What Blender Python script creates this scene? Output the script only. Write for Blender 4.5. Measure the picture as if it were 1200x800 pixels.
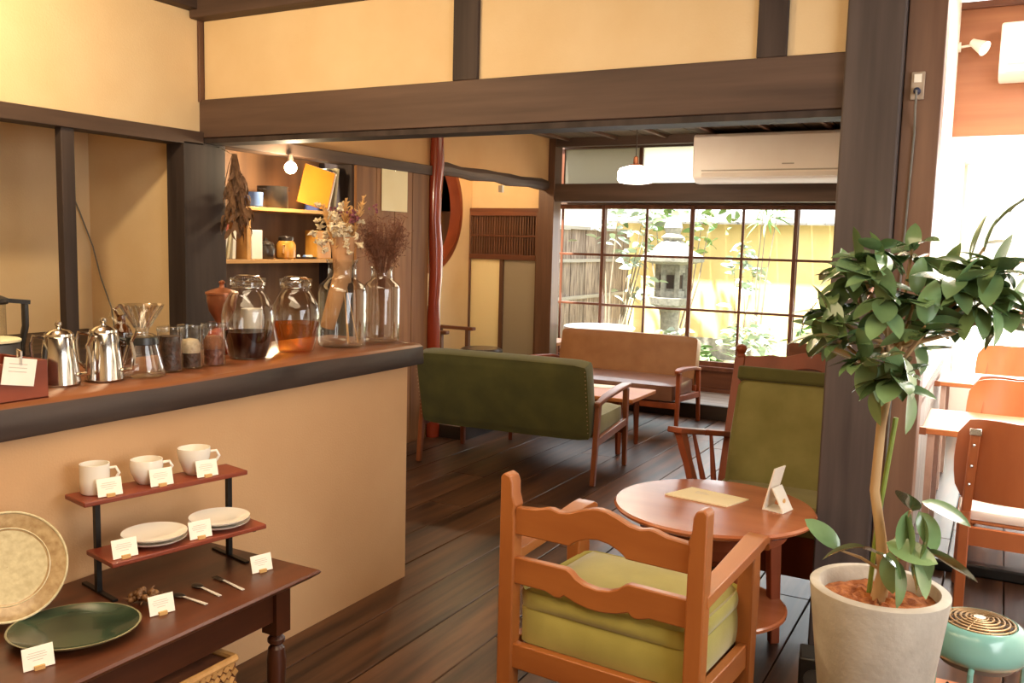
import bpy, bmesh, math, random
from mathutils import Vector, Matrix, Euler

random.seed(7)
SC = bpy.context.scene
for o in list(bpy.data.objects):
    bpy.data.objects.remove(o, do_unlink=True)
COL = SC.collection
PI = math.pi
R = math.radians

# ------------------------------------------------------------------ camera
YAW, PITCH, ROLL, FPX = 0.4978531, 0.10924114, 0.02530228, 1051.9
fwd = Vector((-math.sin(YAW) * math.cos(PITCH), math.cos(YAW) * math.cos(PITCH), -math.sin(PITCH)))
rgt0 = Vector((math.cos(YAW), math.sin(YAW), 0))
up0 = rgt0.cross(fwd)
rgt = rgt0 * math.cos(ROLL) + up0 * math.sin(ROLL)
upv = -rgt0 * math.sin(ROLL) + up0 * math.cos(ROLL)
cd = bpy.data.cameras.new('camera')
cam = bpy.data.objects.new('camera', cd)
COL.objects.link(cam)
M = Matrix((rgt, upv, -fwd)).transposed().to_4x4()
M.translation = Vector((0, 0, 1.5))
cam.matrix_world = M
cd.sensor_width = 36.0
cd.lens = FPX * 36.0 / 1200.0
cd.clip_start = 0.05
cd.clip_end = 200
SC.camera = cam

# ------------------------------------------------------------------ world, sun, daylight, exposure
SC.view_settings.view_transform = 'Standard'
SC.view_settings.look = 'None'
SC.view_settings.gamma = 1.0
SC.view_settings.use_curve_mapping = False
SC.view_settings.exposure = 0.6
SC.render.film_transparent = False
SC.cycles.max_bounces = 10
SC.cycles.transparent_max_bounces = 24
SC.cycles.sample_clamp_indirect = 6.0
SC.cycles.caustics_reflective = False
SC.cycles.caustics_refractive = False

W = bpy.data.worlds.new('world')
SC.world = W
W.use_nodes = True
bg = W.node_tree.nodes['Background']
bg.inputs[0].default_value = (0.93, 0.97, 1.0, 1)
bg.inputs[1].default_value = 2.6


def lamp(kind, name, loc, energy, color, size=None, size_y=None, target=None, **kw):
    d = bpy.data.lights.new(name, kind)
    d.energy = energy
    d.color = color
    if kind == 'AREA':
        d.size = size
        if size_y:
            d.shape = 'RECTANGLE'
            d.size_y = size_y
    elif size is not None and kind in ('POINT', 'SPOT'):
        d.shadow_soft_size = size
    for k, v in kw.items():
        setattr(d, k, v)
    o = bpy.data.objects.new(name, d)
    COL.objects.link(o)
    o.location = loc
    if target is not None:
        o.rotation_euler = (Vector(target) - Vector(loc)).to_track_quat('-Z', 'Y').to_euler()
    return o


WARM2 = (1.0, 0.76, 0.47)
DAY = (0.93, 0.97, 1.0)
lamp('SUN', 'sun', (0, 0, 20), 24.0, (1.0, 0.95, 0.84), target=(2.0, 7.2, 0.0), angle=R(2))
lamp('AREA', 'front_room_fill', (-1.0, 0.9, 2.68), 46, WARM2, 2.4, 1.6, target=(-1.0, 0.9, 0))  # added warm overhead fill for the front room, no lamp fitting there
lamp('AREA', 'back_room_fill', (-1.9, 5.6, 2.40), 20, WARM2, 1.6, 1.6, target=(-1.9, 5.6, 0))  # extra warm fill over the back room, not a fitted lamp
lamp('AREA', 'front_wall_fill', (-1.9, 1.5, 2.64), 8, (1.0, 0.80, 0.58), 1.6, 0.3, target=(-2.0, 3.47, 2.45))  # added to brighten the upper lintel wall, no real spot
lamp('POINT', 'wall_spot_light', (-2.92, 1.85, 2.62), 50, (1.0, 0.76, 0.44), 0.05)
lamp('AREA', 'right_daylight_fill', (2.1, 1.8, 1.6), 75, DAY, 2.6, 1.8, target=(0.0, 2.6, 0.9))  # added daylight fill from the right; the wall there has no window
lamp('AREA', 'garden_window_daylight', (-2.6, 8.33, 1.15), 36, DAY, 3.6, 1.4, target=(-2.6, 6.0, -0.2))
lamp('AREA', 'side_room_window_daylight', (0.7, 8.3, 1.3), 110, DAY, 2.0, 1.8, target=(0.4, 4.0, 0.3))
lamp('AREA', 'side_room_fill', (0.75, 4.9, 2.95), 85, (1.0, 0.93, 0.82), 1.2, 2.2, target=(0.75, 4.9, 0))  # fill added to brighten the side room, no fitting above


# ------------------------------------------------------------------ materials
def srgb(h):
    h = h.lstrip('#')
    out = []
    for i in (0, 2, 4):
        c = int(h[i:i + 2], 16) / 255
        out.append(c / 12.92 if c <= 0.04045 else ((c + 0.055) / 1.055) ** 2.4)
    return (*out, 1)


def newmat(name):
    m = bpy.data.materials.new(name)
    m.use_nodes = True
    nt = m.node_tree
    return m, nt, nt.nodes['Principled BSDF'], nt.nodes['Material Output']


def noisy(name, c1, c2, scale=8.0, rough=0.6, metal=0.0, stretch=(1, 1, 1), bump=0.0, detail=4.0, vary=0.0, lo=0.3, hi=0.7, coat=0.0, sheen=0.0, spec=0.5, bscale=None):
    m, nt, p, out = newmat(name)
    tc = nt.nodes.new('ShaderNodeTexCoord')
    mp = nt.nodes.new('ShaderNodeMapping')
    mp.inputs['Scale'].default_value = stretch
    nt.links.new(tc.outputs['Object'], mp.inputs[0])
    src = mp.outputs[0]
    oi = nt.nodes.new('ShaderNodeObjectInfo')
    if vary:
        ad = nt.nodes.new('ShaderNodeVectorMath')
        ad.operation = 'MULTIPLY_ADD'
        nt.links.new(oi.outputs['Random'], ad.inputs[0])
        ad.inputs[1].default_value = (7.3, 3.1, 5.7)
        nt.links.new(src, ad.inputs[2])
        src = ad.outputs[0]
    n = nt.nodes.new('ShaderNodeTexNoise')
    n.inputs['Scale'].default_value = scale
    n.inputs['Detail'].default_value = detail
    nt.links.new(src, n.inputs['Vector'])
    r = nt.nodes.new('ShaderNodeValToRGB')
    r.color_ramp.elements[0].position = lo
    r.color_ramp.elements[0].color = srgb(c1)
    r.color_ramp.elements[1].position = hi
    r.color_ramp.elements[1].color = srgb(c2)
    nt.links.new(n.outputs[0], r.inputs[0])
    c = r.outputs[0]
    if vary:
        h = nt.nodes.new('ShaderNodeHueSaturation')
        mr = nt.nodes.new('ShaderNodeMapRange')
        mr.inputs[3].default_value = 1 - vary
        mr.inputs[4].default_value = 1 + vary
        nt.links.new(oi.outputs['Random'], mr.inputs[0])
        nt.links.new(mr.outputs[0], h.inputs['Value'])
        nt.links.new(c, h.inputs['Color'])
        c = h.outputs[0]
    nt.links.new(c, p.inputs['Base Color'])
    p.inputs['Roughness'].default_value = rough
    p.inputs['Metallic'].default_value = metal
    p.inputs['Specular IOR Level'].default_value = spec
    p.inputs['Coat Weight'].default_value = coat
    if sheen:
        p.inputs['Sheen Weight'].default_value = sheen
        p.inputs['Sheen Roughness'].default_value = 0.4
    if bump:
        b = nt.nodes.new('ShaderNodeBump')
        b.inputs['Strength'].default_value = bump
        b.inputs['Distance'].default_value = 0.01
        n2 = n
        if bscale:
            n2 = nt.nodes.new('ShaderNodeTexNoise')
            n2.inputs['Scale'].default_value = bscale
            n2.inputs['Detail'].default_value = 3
            nt.links.new(src, n2.inputs['Vector'])
        nt.links.new(n2.outputs[0], b.inputs['Height'])
        nt.links.new(b.outputs[0], p.inputs['Normal'])
    return m


def wood(name, c1, c2, axis='z', rough=0.4, scale=14, vary=0.1, bump=0.1, coat=0.0, long=0.07, spec=0.5):
    st = {'x': (long, 1, 1), 'y': (1, long, 1), 'z': (1, 1, long)}[axis]
    return noisy(name, c1, c2, scale=scale, rough=rough, stretch=st, bump=bump, detail=8, vary=vary, lo=0.32, hi=0.68, coat=coat, spec=spec)


def glass(name, tint=(1, 1, 1), gloss=0.12, rough=0.02):
    m, nt, p, out = newmat(name)
    t = nt.nodes.new('ShaderNodeBsdfTransparent')
    t.inputs[0].default_value = (*tint, 1)
    g = nt.nodes.new('ShaderNodeBsdfGlossy')
    g.inputs['Roughness'].default_value = rough
    lw = nt.nodes.new('ShaderNodeLayerWeight')
    lw.inputs[0].default_value = 0.25
    mr = nt.nodes.new('ShaderNodeMapRange')
    mr.inputs[3].default_value = gloss * 0.35
    mr.inputs[4].default_value = min(1, gloss * 5)
    nt.links.new(lw.outputs['Facing'], mr.inputs[0])
    mx = nt.nodes.new('ShaderNodeMixShader')
    nt.links.new(mr.outputs[0], mx.inputs[0])
    nt.links.new(t.outputs[0], mx.inputs[1])
    nt.links.new(g.outputs[0], mx.inputs[2])
    nt.links.new(mx.outputs[0], out.inputs[0])
    return m


def frosted(name, color, fac=0.85):
    m, nt, p, out = newmat(name)
    n = nt.nodes.new('ShaderNodeTexNoise')
    n.inputs['Scale'].default_value = 60
    h = nt.nodes.new('ShaderNodeMixRGB')
    h.inputs[1].default_value = srgb(color)
    h.inputs[2].default_value = tuple(min(1, c * 1.08) for c in srgb(color)[:3]) + (1,)
    nt.links.new(n.outputs[0], h.inputs[0])
    t = nt.nodes.new('ShaderNodeBsdfTranslucent')
    d = nt.nodes.new('ShaderNodeBsdfDiffuse')
    nt.links.new(h.outputs[0], t.inputs[0])
    nt.links.new(h.outputs[0], d.inputs[0])
    mx = nt.nodes.new('ShaderNodeMixShader')
    mx.inputs[0].default_value = fac
    nt.links.new(d.outputs[0], mx.inputs[1])
    nt.links.new(t.outputs[0], mx.inputs[2])
    nt.links.new(mx.outputs[0], out.inputs[0])
    return m


def emit(name, color, strength):
    m, nt, p, out = newmat(name)
    e = nt.nodes.new('ShaderNodeEmission')
    e.inputs[0].default_value = (*color, 1)
    e.inputs[1].default_value = strength
    nt.links.new(e.outputs[0], out.inputs[0])
    return m


def liquid(name, tint, dens):
    m, nt, p, out = newmat(name)
    t = nt.nodes.new('ShaderNodeBsdfTransparent')
    t.inputs[0].default_value = (*tint, 1)
    n = nt.nodes.new('ShaderNodeTexNoise')
    n.inputs['Scale'].default_value = 3
    mm = nt.nodes.new('ShaderNodeMixRGB')
    mm.inputs[1].default_value = (*[c * 0.8 for c in tint], 1)
    mm.inputs[2].default_value = (*tint, 1)
    nt.links.new(n.outputs[0], mm.inputs[0])
    p.inputs['Roughness'].default_value = 0.08
    p.inputs['Specular IOR Level'].default_value = 0.2
    nt.links.new(mm.outputs[0], p.inputs['Base Color'])
    mx = nt.nodes.new('ShaderNodeMixShader')
    mx.inputs[0].default_value = dens
    nt.links.new(t.outputs[0], mx.inputs[1])
    nt.links.new(p.outputs[0], mx.inputs[2])
    nt.links.new(mx.outputs[0], out.inputs[0])
    return m


plaster = noisy('plaster_cream', '#e3c495', '#eacfa4', scale=3, rough=0.9, bump=0.12, bscale=120)
plaster_clay = noisy('plaster_clay', '#c4925f', '#cfa06e', scale=2, rough=0.9, bump=0.1, bscale=120)
plaster_tan = noisy('plaster_tan', '#c89c70', '#d0a67a', scale=2, rough=0.85, bump=0.10, bscale=150)
plaster_white = noisy('plaster_white', '#efe9dd', '#f6f2e8', scale=3, rough=0.9, bump=0.08, bscale=120)
dark_z = wood('dark_wood_upright', '#352b27', '#4c3f3a', 'z', rough=0.65, spec=0.25)
dark_x = wood('dark_wood_across', '#493830', '#665044', 'x', rough=0.6, scale=12, spec=0.3)
dark_y = wood('dark_wood_along', '#46362e', '#604b3e', 'y', rough=0.65, spec=0.25)
pillar_wood = wood('pillar_wood', '#443a37', '#5d504b', 'z', rough=0.6, spec=0.3)
post_brown = wood('post_brown_wood', '#6b4c3d', '#86644f', 'z', rough=0.5, spec=0.4)
brown_z = wood('brown_wood_upright', '#5a3c2c', '#74513d', 'z', rough=0.5)
brown_x = wood('brown_wood_across', '#5c3321', '#7c4a30', 'x', rough=0.45)
sash_wood = wood('window_frame_wood', '#5a2f1e', '#7a4a33', 'z', rough=0.5)
ceil_wood = wood('ceiling_wood', '#4a372b', '#66503e', 'y', rough=0.6, scale=10)
floor_wood = noisy('floorboard_wood', '#2f1d14', '#6b4730', scale=16, rough=0.36, stretch=(1, 0.06, 1), bump=0.15, detail=9, vary=0.22, lo=0.35, hi=0.75, spec=0.3)
engawa_wood = noisy('engawa_board_wood', '#6a5a4e', '#8d7d70', scale=14, rough=0.35, stretch=(0.06, 1, 1), bump=0.1, detail=8, vary=0.12)
panel_wood = noisy('side_room_panel_wood', '#8c5334', '#aa6e49', scale=5, rough=0.5, stretch=(0.12, 1, 2.2), bump=0.05, detail=8)
wall_board = noisy('kitchen_board_wood', '#6a4429', '#8f633f', scale=12, rough=0.6, stretch=(1, 1, 0.08), bump=0.1, detail=8, vary=0.15, spec=0.25)
alcove_wood = noisy('alcove_back_wood', '#6d4a30', '#8a6240', scale=10, rough=0.6, stretch=(1, 1, 0.1), detail=7)
red_wood = noisy('lacquered_red_wood', '#6e2414', '#9a3a22', scale=9, rough=0.22, stretch=(1, 1, 0.15), bump=0.2, detail=5, coat=0.4)
chair_wood = noisy('chair_wood', '#8a4a20', '#a96632', scale=13, rough=0.36, stretch=(0.5, 0.5, 0.1), bump=0.05, detail=7)
chair_rail_wood = noisy('chair_rail_wood', '#8a4a20', '#a96632', scale=13, rough=0.36, stretch=(0.1, 0.6, 0.6), bump=0.05, detail=7)
chair_arm_wood = noisy('chair_arm_wood', '#94522a', '#b37038', scale=13, rough=0.33, stretch=(0.6, 0.1, 0.6), bump=0.05, detail=7)
dk_chair_wood = noisy('dark_chair_wood', '#6e331c', '#92492a', scale=12, rough=0.45, spec=0.3, stretch=(0.5, 0.5, 0.1), bump=0.05, detail=7)
sofa_wood = noisy('sofa_frame_wood', '#6f3a22', '#8f5130', scale=12, rough=0.35, stretch=(0.6, 0.2, 0.2), detail=6)
table_wood = noisy('round_table_wood', '#9a5230', '#b56a42', scale=9, rough=0.26, stretch=(0.2, 1, 1), bump=0.04, detail=7, coat=0.25)
coffee_wood = noisy('coffee_table_wood', '#a8602f', '#bf7a42', scale=9, rough=0.5, stretch=(0.15, 1, 1), detail=7)
mahog = noisy('display_table_wood', '#32170a', '#663620', scale=10, rough=0.33, stretch=(1, 0.1, 1), bump=0.05, detail=7)
mahog_z = noisy('display_leg_wood', '#341a0d', '#552b18', scale=10, rough=0.33, stretch=(1, 1, 0.1), bump=0.05, detail=7)
shelf_red = noisy('stand_shelf_wood', '#6b2c1b', '#8c4028', scale=10, rough=0.38, stretch=(0.1, 1, 1), bump=0.04, detail=7)
slab_wood = noisy('counter_slab_wood', '#6a3c24', '#8a5636', scale=9, rough=0.3, stretch=(1, 0.12, 1), bump=0.2, detail=8)
slab_edge = noisy('counter_edge_wood', '#2e231e', '#463730', scale=14, rough=0.5, stretch=(1, 0.15, 1), bump=0.35, detail=8)
ply = noisy('plywood_orange', '#b5683a', '#c97f4c', scale=8, rough=0.35, stretch=(0.6, 0.6, 0.12), detail=6)
ply_red = noisy('plywood_red', '#a4562c', '#bd6e40', scale=8, rough=0.38, stretch=(0.6, 0.6, 0.12), detail=6)
pine = noisy('shelf_pine', '#c08a4a', '#d3a05e', scale=10, rough=0.5, stretch=(1, 0.1, 1), detail=6)
olive = noisy('olive_velvet', '#756e3c', '#8a824e', scale=6, rough=0.9, sheen=0.35, bump=0.05, bscale=200)
olive_dark = noisy('moss_velvet', '#464420', '#565428', scale=6, rough=0.9, sheen=0.25, bump=0.05, bscale=200)
olive_light = noisy('cushion_velvet', '#968a3c', '#aa9d4c', scale=5, rough=0.9, sheen=0.5, bump=0.05, bscale=180)
tan_leather = noisy('tan_leatherette', '#8a5c38', '#9a6a44', scale=7, rough=0.42, bump=0.04, bscale=150)
brown_leather = noisy('brown_leatherette', '#6a4638', '#7b5546', scale=7, rough=0.32, bump=0.04, bscale=150)
white_china = noisy('white_china', '#ece4d8', '#f4eee4', scale=6, rough=0.22, coat=0.3)
card_white = noisy('card_paper', '#f4ecdc', '#faf4e8', scale=10, rough=0.8)
print_grey = noisy('printed_ink', '#c9beb0', '#d2c8ba', scale=40, rough=0.8)
tan_clip = noisy('tan_wood_clip', '#c99a58', '#d9ae70', scale=30, rough=0.6)
black_metal = noisy('black_metal', '#1f1c1b', '#2a2725', scale=30, rough=0.45, metal=0.6)
black_plastic = noisy('black_plastic', '#161514', '#211f1e', scale=30, rough=0.35)
steel = noisy('steel', '#cfc8c0', '#dcd6cf', scale=20, rough=0.14, metal=1.0)
chrome_pale = noisy('pale_metal', '#dcd6cc', '#ebe5dc', scale=20, rough=0.3, metal=0.3)
copper = noisy('copper_brown', '#8a5036', '#a86a4a', scale=9, rough=0.3, metal=0.5)
jar_glass = glass('jar_glass', (0.97, 0.97, 0.94), 0.16)
dripper_glass = glass('dripper_glass', (0.90, 0.89, 0.86), 0.34, 0.06)
bottle_glass = glass('bottle_glass', (0.95, 0.96, 0.94), 0.18)
pane_glass = glass('window_pane_glass', (0.97, 0.985, 0.98), 0.05)
pane_frost = frosted('frosted_window_glass', '#f4f4ee', 0.92)
pane_frost_dimmed = frosted('dimmed_frosted_glass', '#aaa498', 0.85)  # darker tint imitates the weaker light behind the left transom panes
door_frost = frosted('door_frosted_glass', '#ecdcb4', 0.3)
door_frost_grey = frosted('door_grey_frosted_glass', '#ad9f88', 0.3)
tea_dark = liquid('dark_tea', (0.06, 0.012, 0.007), 0.4)
tea_amber = liquid('amber_tea', (0.90, 0.52, 0.18), 0.08)
bean_dark = noisy('coffee_beans', '#20120c', '#4a2e20', scale=70, rough=0.4, bump=0.8)
bean_red = noisy('red_brown_beans', '#4a2218', '#7b4434', scale=60, rough=0.5, bump=0.8)
crumb = noisy('cream_granules', '#b09a80', '#d6c4a8', scale=60, rough=0.6, bump=0.6)
concrete = noisy('pot_concrete', '#aca295', '#c3baad', scale=10, rough=0.85, bump=0.15, bscale=60)
soil = noisy('coir_mulch', '#7a3d1c', '#b5703c', scale=40, rough=0.95, bump=1.0)
bark = noisy('plant_trunk_bark', '#9c7a52', '#bb9a6e', scale=20, rough=0.8, stretch=(1, 1, 0.2), bump=0.2)
stake_green = noisy('green_stake', '#6d7d2e', '#7f903c', scale=20, rough=0.5)
leaf_green = noisy('rubber_leaf', '#557048', '#7d9868', scale=6, rough=0.25, vary=0.35, coat=0.6)
teal = noisy('teal_enamel', '#7fb3a8', '#8dbfb4', scale=4, rough=0.25, coat=0.5)
bronze = noisy('bronze_grille', '#8f7350', '#b09068', scale=20, rough=0.35, metal=0.6)
grey_plastic = noisy('grey_plastic', '#6b6862', '#7a766f', scale=20, rough=0.5)
ac_white = noisy('air_conditioner_plastic', '#efddd0', '#f6e8dc', scale=3, rough=0.45)
ac_grey = noisy('air_conditioner_slot', '#a89888', '#b8a898', scale=3, rough=0.5)
lamp_glass = emit('lamp_glass_lit', (1.0, 0.90, 0.74), 9)
bulb_glow = emit('bulb_lit', (1.0, 0.84, 0.55), 40)
spot_glow = emit('spot_lit', (1.0, 0.97, 0.9), 6)
paper_cream = noisy('cream_paper', '#eedcb2', '#f5e6c2', scale=4, rough=0.85)
kraft = noisy('kraft_paper', '#b58458', '#c4946a', scale=8, rough=0.8)
yellow_card = noisy('yellow_folder', '#cf7a12', '#dc8a1c', scale=5, rough=0.5)
navy = noisy('navy_cover', '#232a44', '#2c3452', scale=5, rough=0.5)
book_cream = noisy('cream_cover', '#cdbf98', '#d9cba6', scale=5, rough=0.7)
book_white = noisy('white_cover', '#e6e0cf', '#f0eada', scale=5, rough=0.7)
book_red = noisy('red_cover', '#b04a32', '#c25a40', scale=5, rough=0.6)
blue_glaze = noisy('blue_glaze', '#5a78b8', '#86a2d6', scale=14, rough=0.3)
amber_glaze = noisy('amber_glaze', '#b5782c', '#d29a48', scale=9, rough=0.25)
dark_glaze = noisy('dark_glaze', '#2c2320', '#453830', scale=9, rough=0.28)
iron_pot = noisy('dark_pot_metal', '#3a332e', '#5a5048', scale=6, rough=0.38, metal=0.7)
brown_glass = glass('brown_glass', (0.55, 0.36, 0.2), 0.14)
canister_grey = noisy('grey_canister', '#3d3a36', '#4c4843', scale=12, rough=0.4)
box_wood = noisy('red_box_wood', '#6a2a16', '#8f4226', scale=14, rough=0.45, stretch=(1, 0.12, 1), bump=0.1, detail=7)
green_glaze = noisy('green_glaze', '#1e2c20', '#3c4f3a', scale=5, rough=0.22, coat=0.4)
rim_glaze = noisy('tan_rim_glaze', '#7a7456', '#948c6a', scale=12, rough=0.3)
speckle = noisy('speckled_brown_glaze', '#9c7c54', '#c0a478', scale=55, rough=0.25, detail=6, coat=0.3)
speckle_in = noisy('speckled_cream_glaze', '#bfae88', '#d8caa2', scale=70, rough=0.2, detail=6, coat=0.3)
wicker = noisy('wicker_cane', '#b08046', '#cf9c5e', scale=30, rough=0.6, vary=0.15)
wicker_dark = noisy('wicker_lining', '#5a2f18', '#7a4526', scale=20, rough=0.8)
dry_brown = noisy('dried_brown_stems', '#664832', '#967254', scale=30, rough=0.95)
dry_cream = noisy('dried_cream_petals', '#cdb893', '#e3d3b4', scale=30, rough=0.95)
dry_wheat = noisy('dried_wheat', '#c2935a', '#d8ac72', scale=30, rough=0.95)
dry_purple = noisy('dried_purple_petals', '#6e3a44', '#8c5058', scale=30, rough=0.95)
dry_rust = noisy('dried_rust_grass', '#6e4430', '#8f5e44', scale=30, rough=0.95)
seed_brown = noisy('seed_pod_brown', '#5a3a22', '#8c6238', scale=30, rough=0.5)
stone = noisy('lantern_granite', '#7f7c74', '#a29e94', scale=25, rough=0.95, bump=0.5)
fence_bark = noisy('fence_cedar_bark', '#5f5049', '#a59486', scale=12, rough=0.95, stretch=(2, 2, 0.35), bump=0.9, detail=8, vary=0.15)
batten_grey = noisy('fence_batten_wood', '#8f8880', '#a8a198', scale=14, rough=0.8, stretch=(1, 0.1, 1))
ochre = noisy('ochre_plaster', '#dcbf7c', '#e9d096', scale=1.2, rough=0.9, bump=0.1, bscale=60)
tile_grey = noisy('coping_tile', '#5c5a58', '#75726e', scale=8, rough=0.6, vary=0.15)
ground_m = noisy('garden_ground', '#6e6a52', '#96917a', scale=6, rough=0.95, bump=0.8)
leaf_garden = noisy('garden_leaf', '#47663a', '#7fa05c', scale=3, rough=0.5, vary=0.3)
leaf_pale = noisy('pale_garden_leaf', '#8fa08a', '#c2cfba', scale=3, rough=0.5, vary=0.2)
trunk_grey = noisy('garden_trunk', '#7d7060', '#9c8f7c', scale=12, rough=0.9, bump=0.3)
house_white = noisy('neighbour_wall', '#d3d2cc', '#e2e1da', scale=2, rough=0.9)
wainscot_grey = noisy('grey_wainscot_wood', '#9a938e', '#b3aca6', scale=12, rough=0.6, stretch=(1, 1, 0.08), vary=0.08)
aged_plastic = noisy('aged_plastic', '#a08a78', '#b9a692', scale=30, rough=0.6)
cream_white = noisy('off_white_plastic', '#e6dccb', '#efe6d8', scale=5, rough=0.5)
dark_step = noisy('step_dark_wood', '#241a16', '#33261f', scale=12, rough=0.45, stretch=(0.1, 1, 1), detail=7)
tablecloth_white = noisy('white_table_top', '#e6e2da', '#f2eee6', scale=6, rough=0.3)
rose_line = noisy('pale_pink_metal', '#d8b8a8', '#e2c6b8', scale=20, rough=0.35, metal=0.3)


# ------------------------------------------------------------------ mesh builder
class MB:
    def __init__(s):
        s.v = []
        s.f = []

    def add(s, vs, fs, M=None):
        b = len(s.v)
        for v in vs:
            v = Vector(v)
            s.v.append(M @ v if M is not None else v)
        for f in fs:
            s.f.append([b + i for i in f])
        return s

    def box(s, x0, x1, y0, y1, z0, z1, M=None):
        return s.add([(x0, y0, z0), (x1, y0, z0), (x1, y1, z0), (x0, y1, z0), (x0, y0, z1), (x1, y0, z1), (x1, y1, z1), (x0, y1, z1)],
                     [(0, 3, 2, 1), (4, 5, 6, 7), (0, 1, 5, 4), (1, 2, 6, 5), (2, 3, 7, 6), (3, 0, 4, 7)], M)

    def bar(s, p0, p1, w, h, up=(0, 0, 1), w1=None, h1=None):
        p0, p1 = Vector(p0), Vector(p1)
        d = (p1 - p0).normalized()
        u = Vector(up)
        a = d.cross(u)
        if a.length < 1e-5:
            a = d.cross(Vector((0, 1, 0)))
        a.normalize()
        b = a.cross(d)
        w1 = w if w1 is None else w1
        h1 = h if h1 is None else h1
        vs = []
        for p, ww, hh in ((p0, w, h), (p1, w1, h1)):
            for sx, sy in ((-1, -1), (1, -1), (1, 1), (-1, 1)):
                vs.append(p + a * sx * ww / 2 + b * sy * hh / 2)
        return s.add(vs, [(3, 2, 1, 0), (4, 5, 6, 7), (0, 1, 5, 4), (1, 2, 6, 5), (2, 3, 7, 6), (3, 0, 4, 7)])

    def lathe(s, prof, n=24, at=(0, 0, 0), M=None, cap0=True, cap1=True, sy=1.0):
        vs, fs = [], []
        for r, z in prof:
            for i in range(n):
                t = 2 * PI * i / n
                vs.append((at[0] + r * math.cos(t), at[1] + sy * r * math.sin(t), at[2] + z))
        k = len(prof)
        for j in range(k - 1):
            for i in range(n):
                a, b = j * n + i, j * n + (i + 1) % n
                fs.append((a, b, b + n, a + n))
        if cap0:
            fs.append(tuple(range(n))[::-1])
        if cap1:
            fs.append(tuple(range((k - 1) * n, k * n)))
        return s.add(vs, fs, M)

    def tube(s, pts, rad, n=8, caps=True, flat=1.0):
        pts = [Vector(p) for p in pts]
        if not isinstance(rad, (list, tuple)):
            rad = [rad] * len(pts)
        t0 = (pts[1] - pts[0]).normalized()
        u = t0.orthogonal().normalized()
        vs, fs = [], []
        prev = t0
        for i, p in enumerate(pts):
            t = ((pts[min(i + 1, len(pts) - 1)] - pts[max(i - 1, 0)])).normalized()
            q = prev.rotation_difference(t)
            u = q @ u
            prev = t
            w = t.cross(u)
            for k in range(n):
                a = 2 * PI * k / n
                vs.append(p + (u * math.cos(a) + w * math.sin(a) * flat) * rad[i])
        for j in range(len(pts) - 1):
            for k in range(n):
                a, b = j * n + k, j * n + (k + 1) % n
                fs.append((a, b, b + n, a + n))
        if caps:
            fs.append(tuple(range(n))[::-1])
            fs.append(tuple(range((len(pts) - 1) * n, len(pts) * n)))
        return s.add(vs, fs)

    def prism(s, outline, t0, t1, plane='xz', M=None):
        n = len(outline)
        vs = []
        for t in (t0, t1):
            for a, b in outline:
                vs.append({'xz': (a, t, b), 'yz': (t, a, b), 'xy': (a, b, t)}[plane])
        fs = [tuple(range(n))[::-1], tuple(range(n, 2 * n))]
        for i in range(n):
            j = (i + 1) % n
            fs.append((i, j, n + j, n + i))
        return s.add(vs, fs, M)

    def ball(s, c, r, n=12, m=8, sc=(1, 1, 1), M=None):
        prof = []
        vs, fs = [], []
        for j in range(1, m):
            a = PI * j / m
            for i in range(n):
                t = 2 * PI * i / n
                vs.append((c[0] + sc[0] * r * math.sin(a) * math.cos(t), c[1] + sc[1] * r * math.sin(a) * math.sin(t), c[2] - sc[2] * r * math.cos(a)))
        vs.append((c[0], c[1], c[2] - sc[2] * r))
        vs.append((c[0], c[1], c[2] + sc[2] * r))
        b0, b1 = len(vs) - 2, len(vs) - 1
        for j in range(m - 2):
            for i in range(n):
                a, b = j * n + i, j * n + (i + 1) % n
                fs.append((a, b, b + n, a + n))
        for i in range(n):
            fs.append((b0, (i + 1) % n, i))
            fs.append((b1, (m - 2) * n + i, (m - 2) * n + (i + 1) % n))
        return s.add(vs, fs, M)

    def cushion(s, x0, x1, y0, y1, z0, z1, puff=0.02, n=8, M=None, rnd=0.02):
        """soft rounded block: a box whose faces bulge"""
        cx, cy, cz = (x0 + x1) / 2, (y0 + y1) / 2, (z0 + z1) / 2
        hx, hy, hz = (x1 - x0) / 2, (y1 - y0) / 2, (z1 - z0) / 2
        vs, fs, idx = [], [], {}

        def key(p):
            k = tuple(round(c, 5) for c in p)
            if k not in idx:
                idx[k] = len(vs)
                x, y, z = p
                bx = (1 - y * y) * (1 - z * z)
                by = (1 - x * x) * (1 - z * z)
                bz = (1 - x ** 4) * (1 - y ** 4)
                q = [x * hx + math.copysign(puff * bx, x) * (abs(x) > .999), y * hy + math.copysign(puff * by, y) * (abs(y) > .999), z * hz + math.copysign(puff * bz, z) * (abs(z) > .999)]
                # round the edges
                for a, h in enumerate((hx, hy, hz)):
                    pass
                e = sum(1 for c in p if abs(c) > .999)
                if e >= 2:
                    for a, h in enumerate((hx, hy, hz)):
                        if abs(p[a]) > .999:
                            q[a] -= math.copysign(rnd * (0.3 if e == 2 else 0.45), p[a])
                vs.append((cx + q[0], cy + q[1], cz + q[2]))
            return idx[k]
        g = [-1 + 2 * i / n for i in range(n + 1)]
        # concentrate rows at the edges for a rounder rim
        g = [math.copysign(abs(t) ** 0.6, t) for t in g]
        for ax in range(3):
            for sg in (-1, 1):
                for i in range(n):
                    for j in range(n):
                        quad = []
                        for a, b in ((i, j), (i + 1, j), (i + 1, j + 1), (i, j + 1)):
                            p = [0, 0, 0]
                            p[ax] = sg
                            p[(ax + 1) % 3] = g[a]
                            p[(ax + 2) % 3] = g[b]
                            quad.append(key(p))
                        fs.append(tuple(quad if sg > 0 else quad[::-1]))
        return s.add(vs, fs, M)

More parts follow.
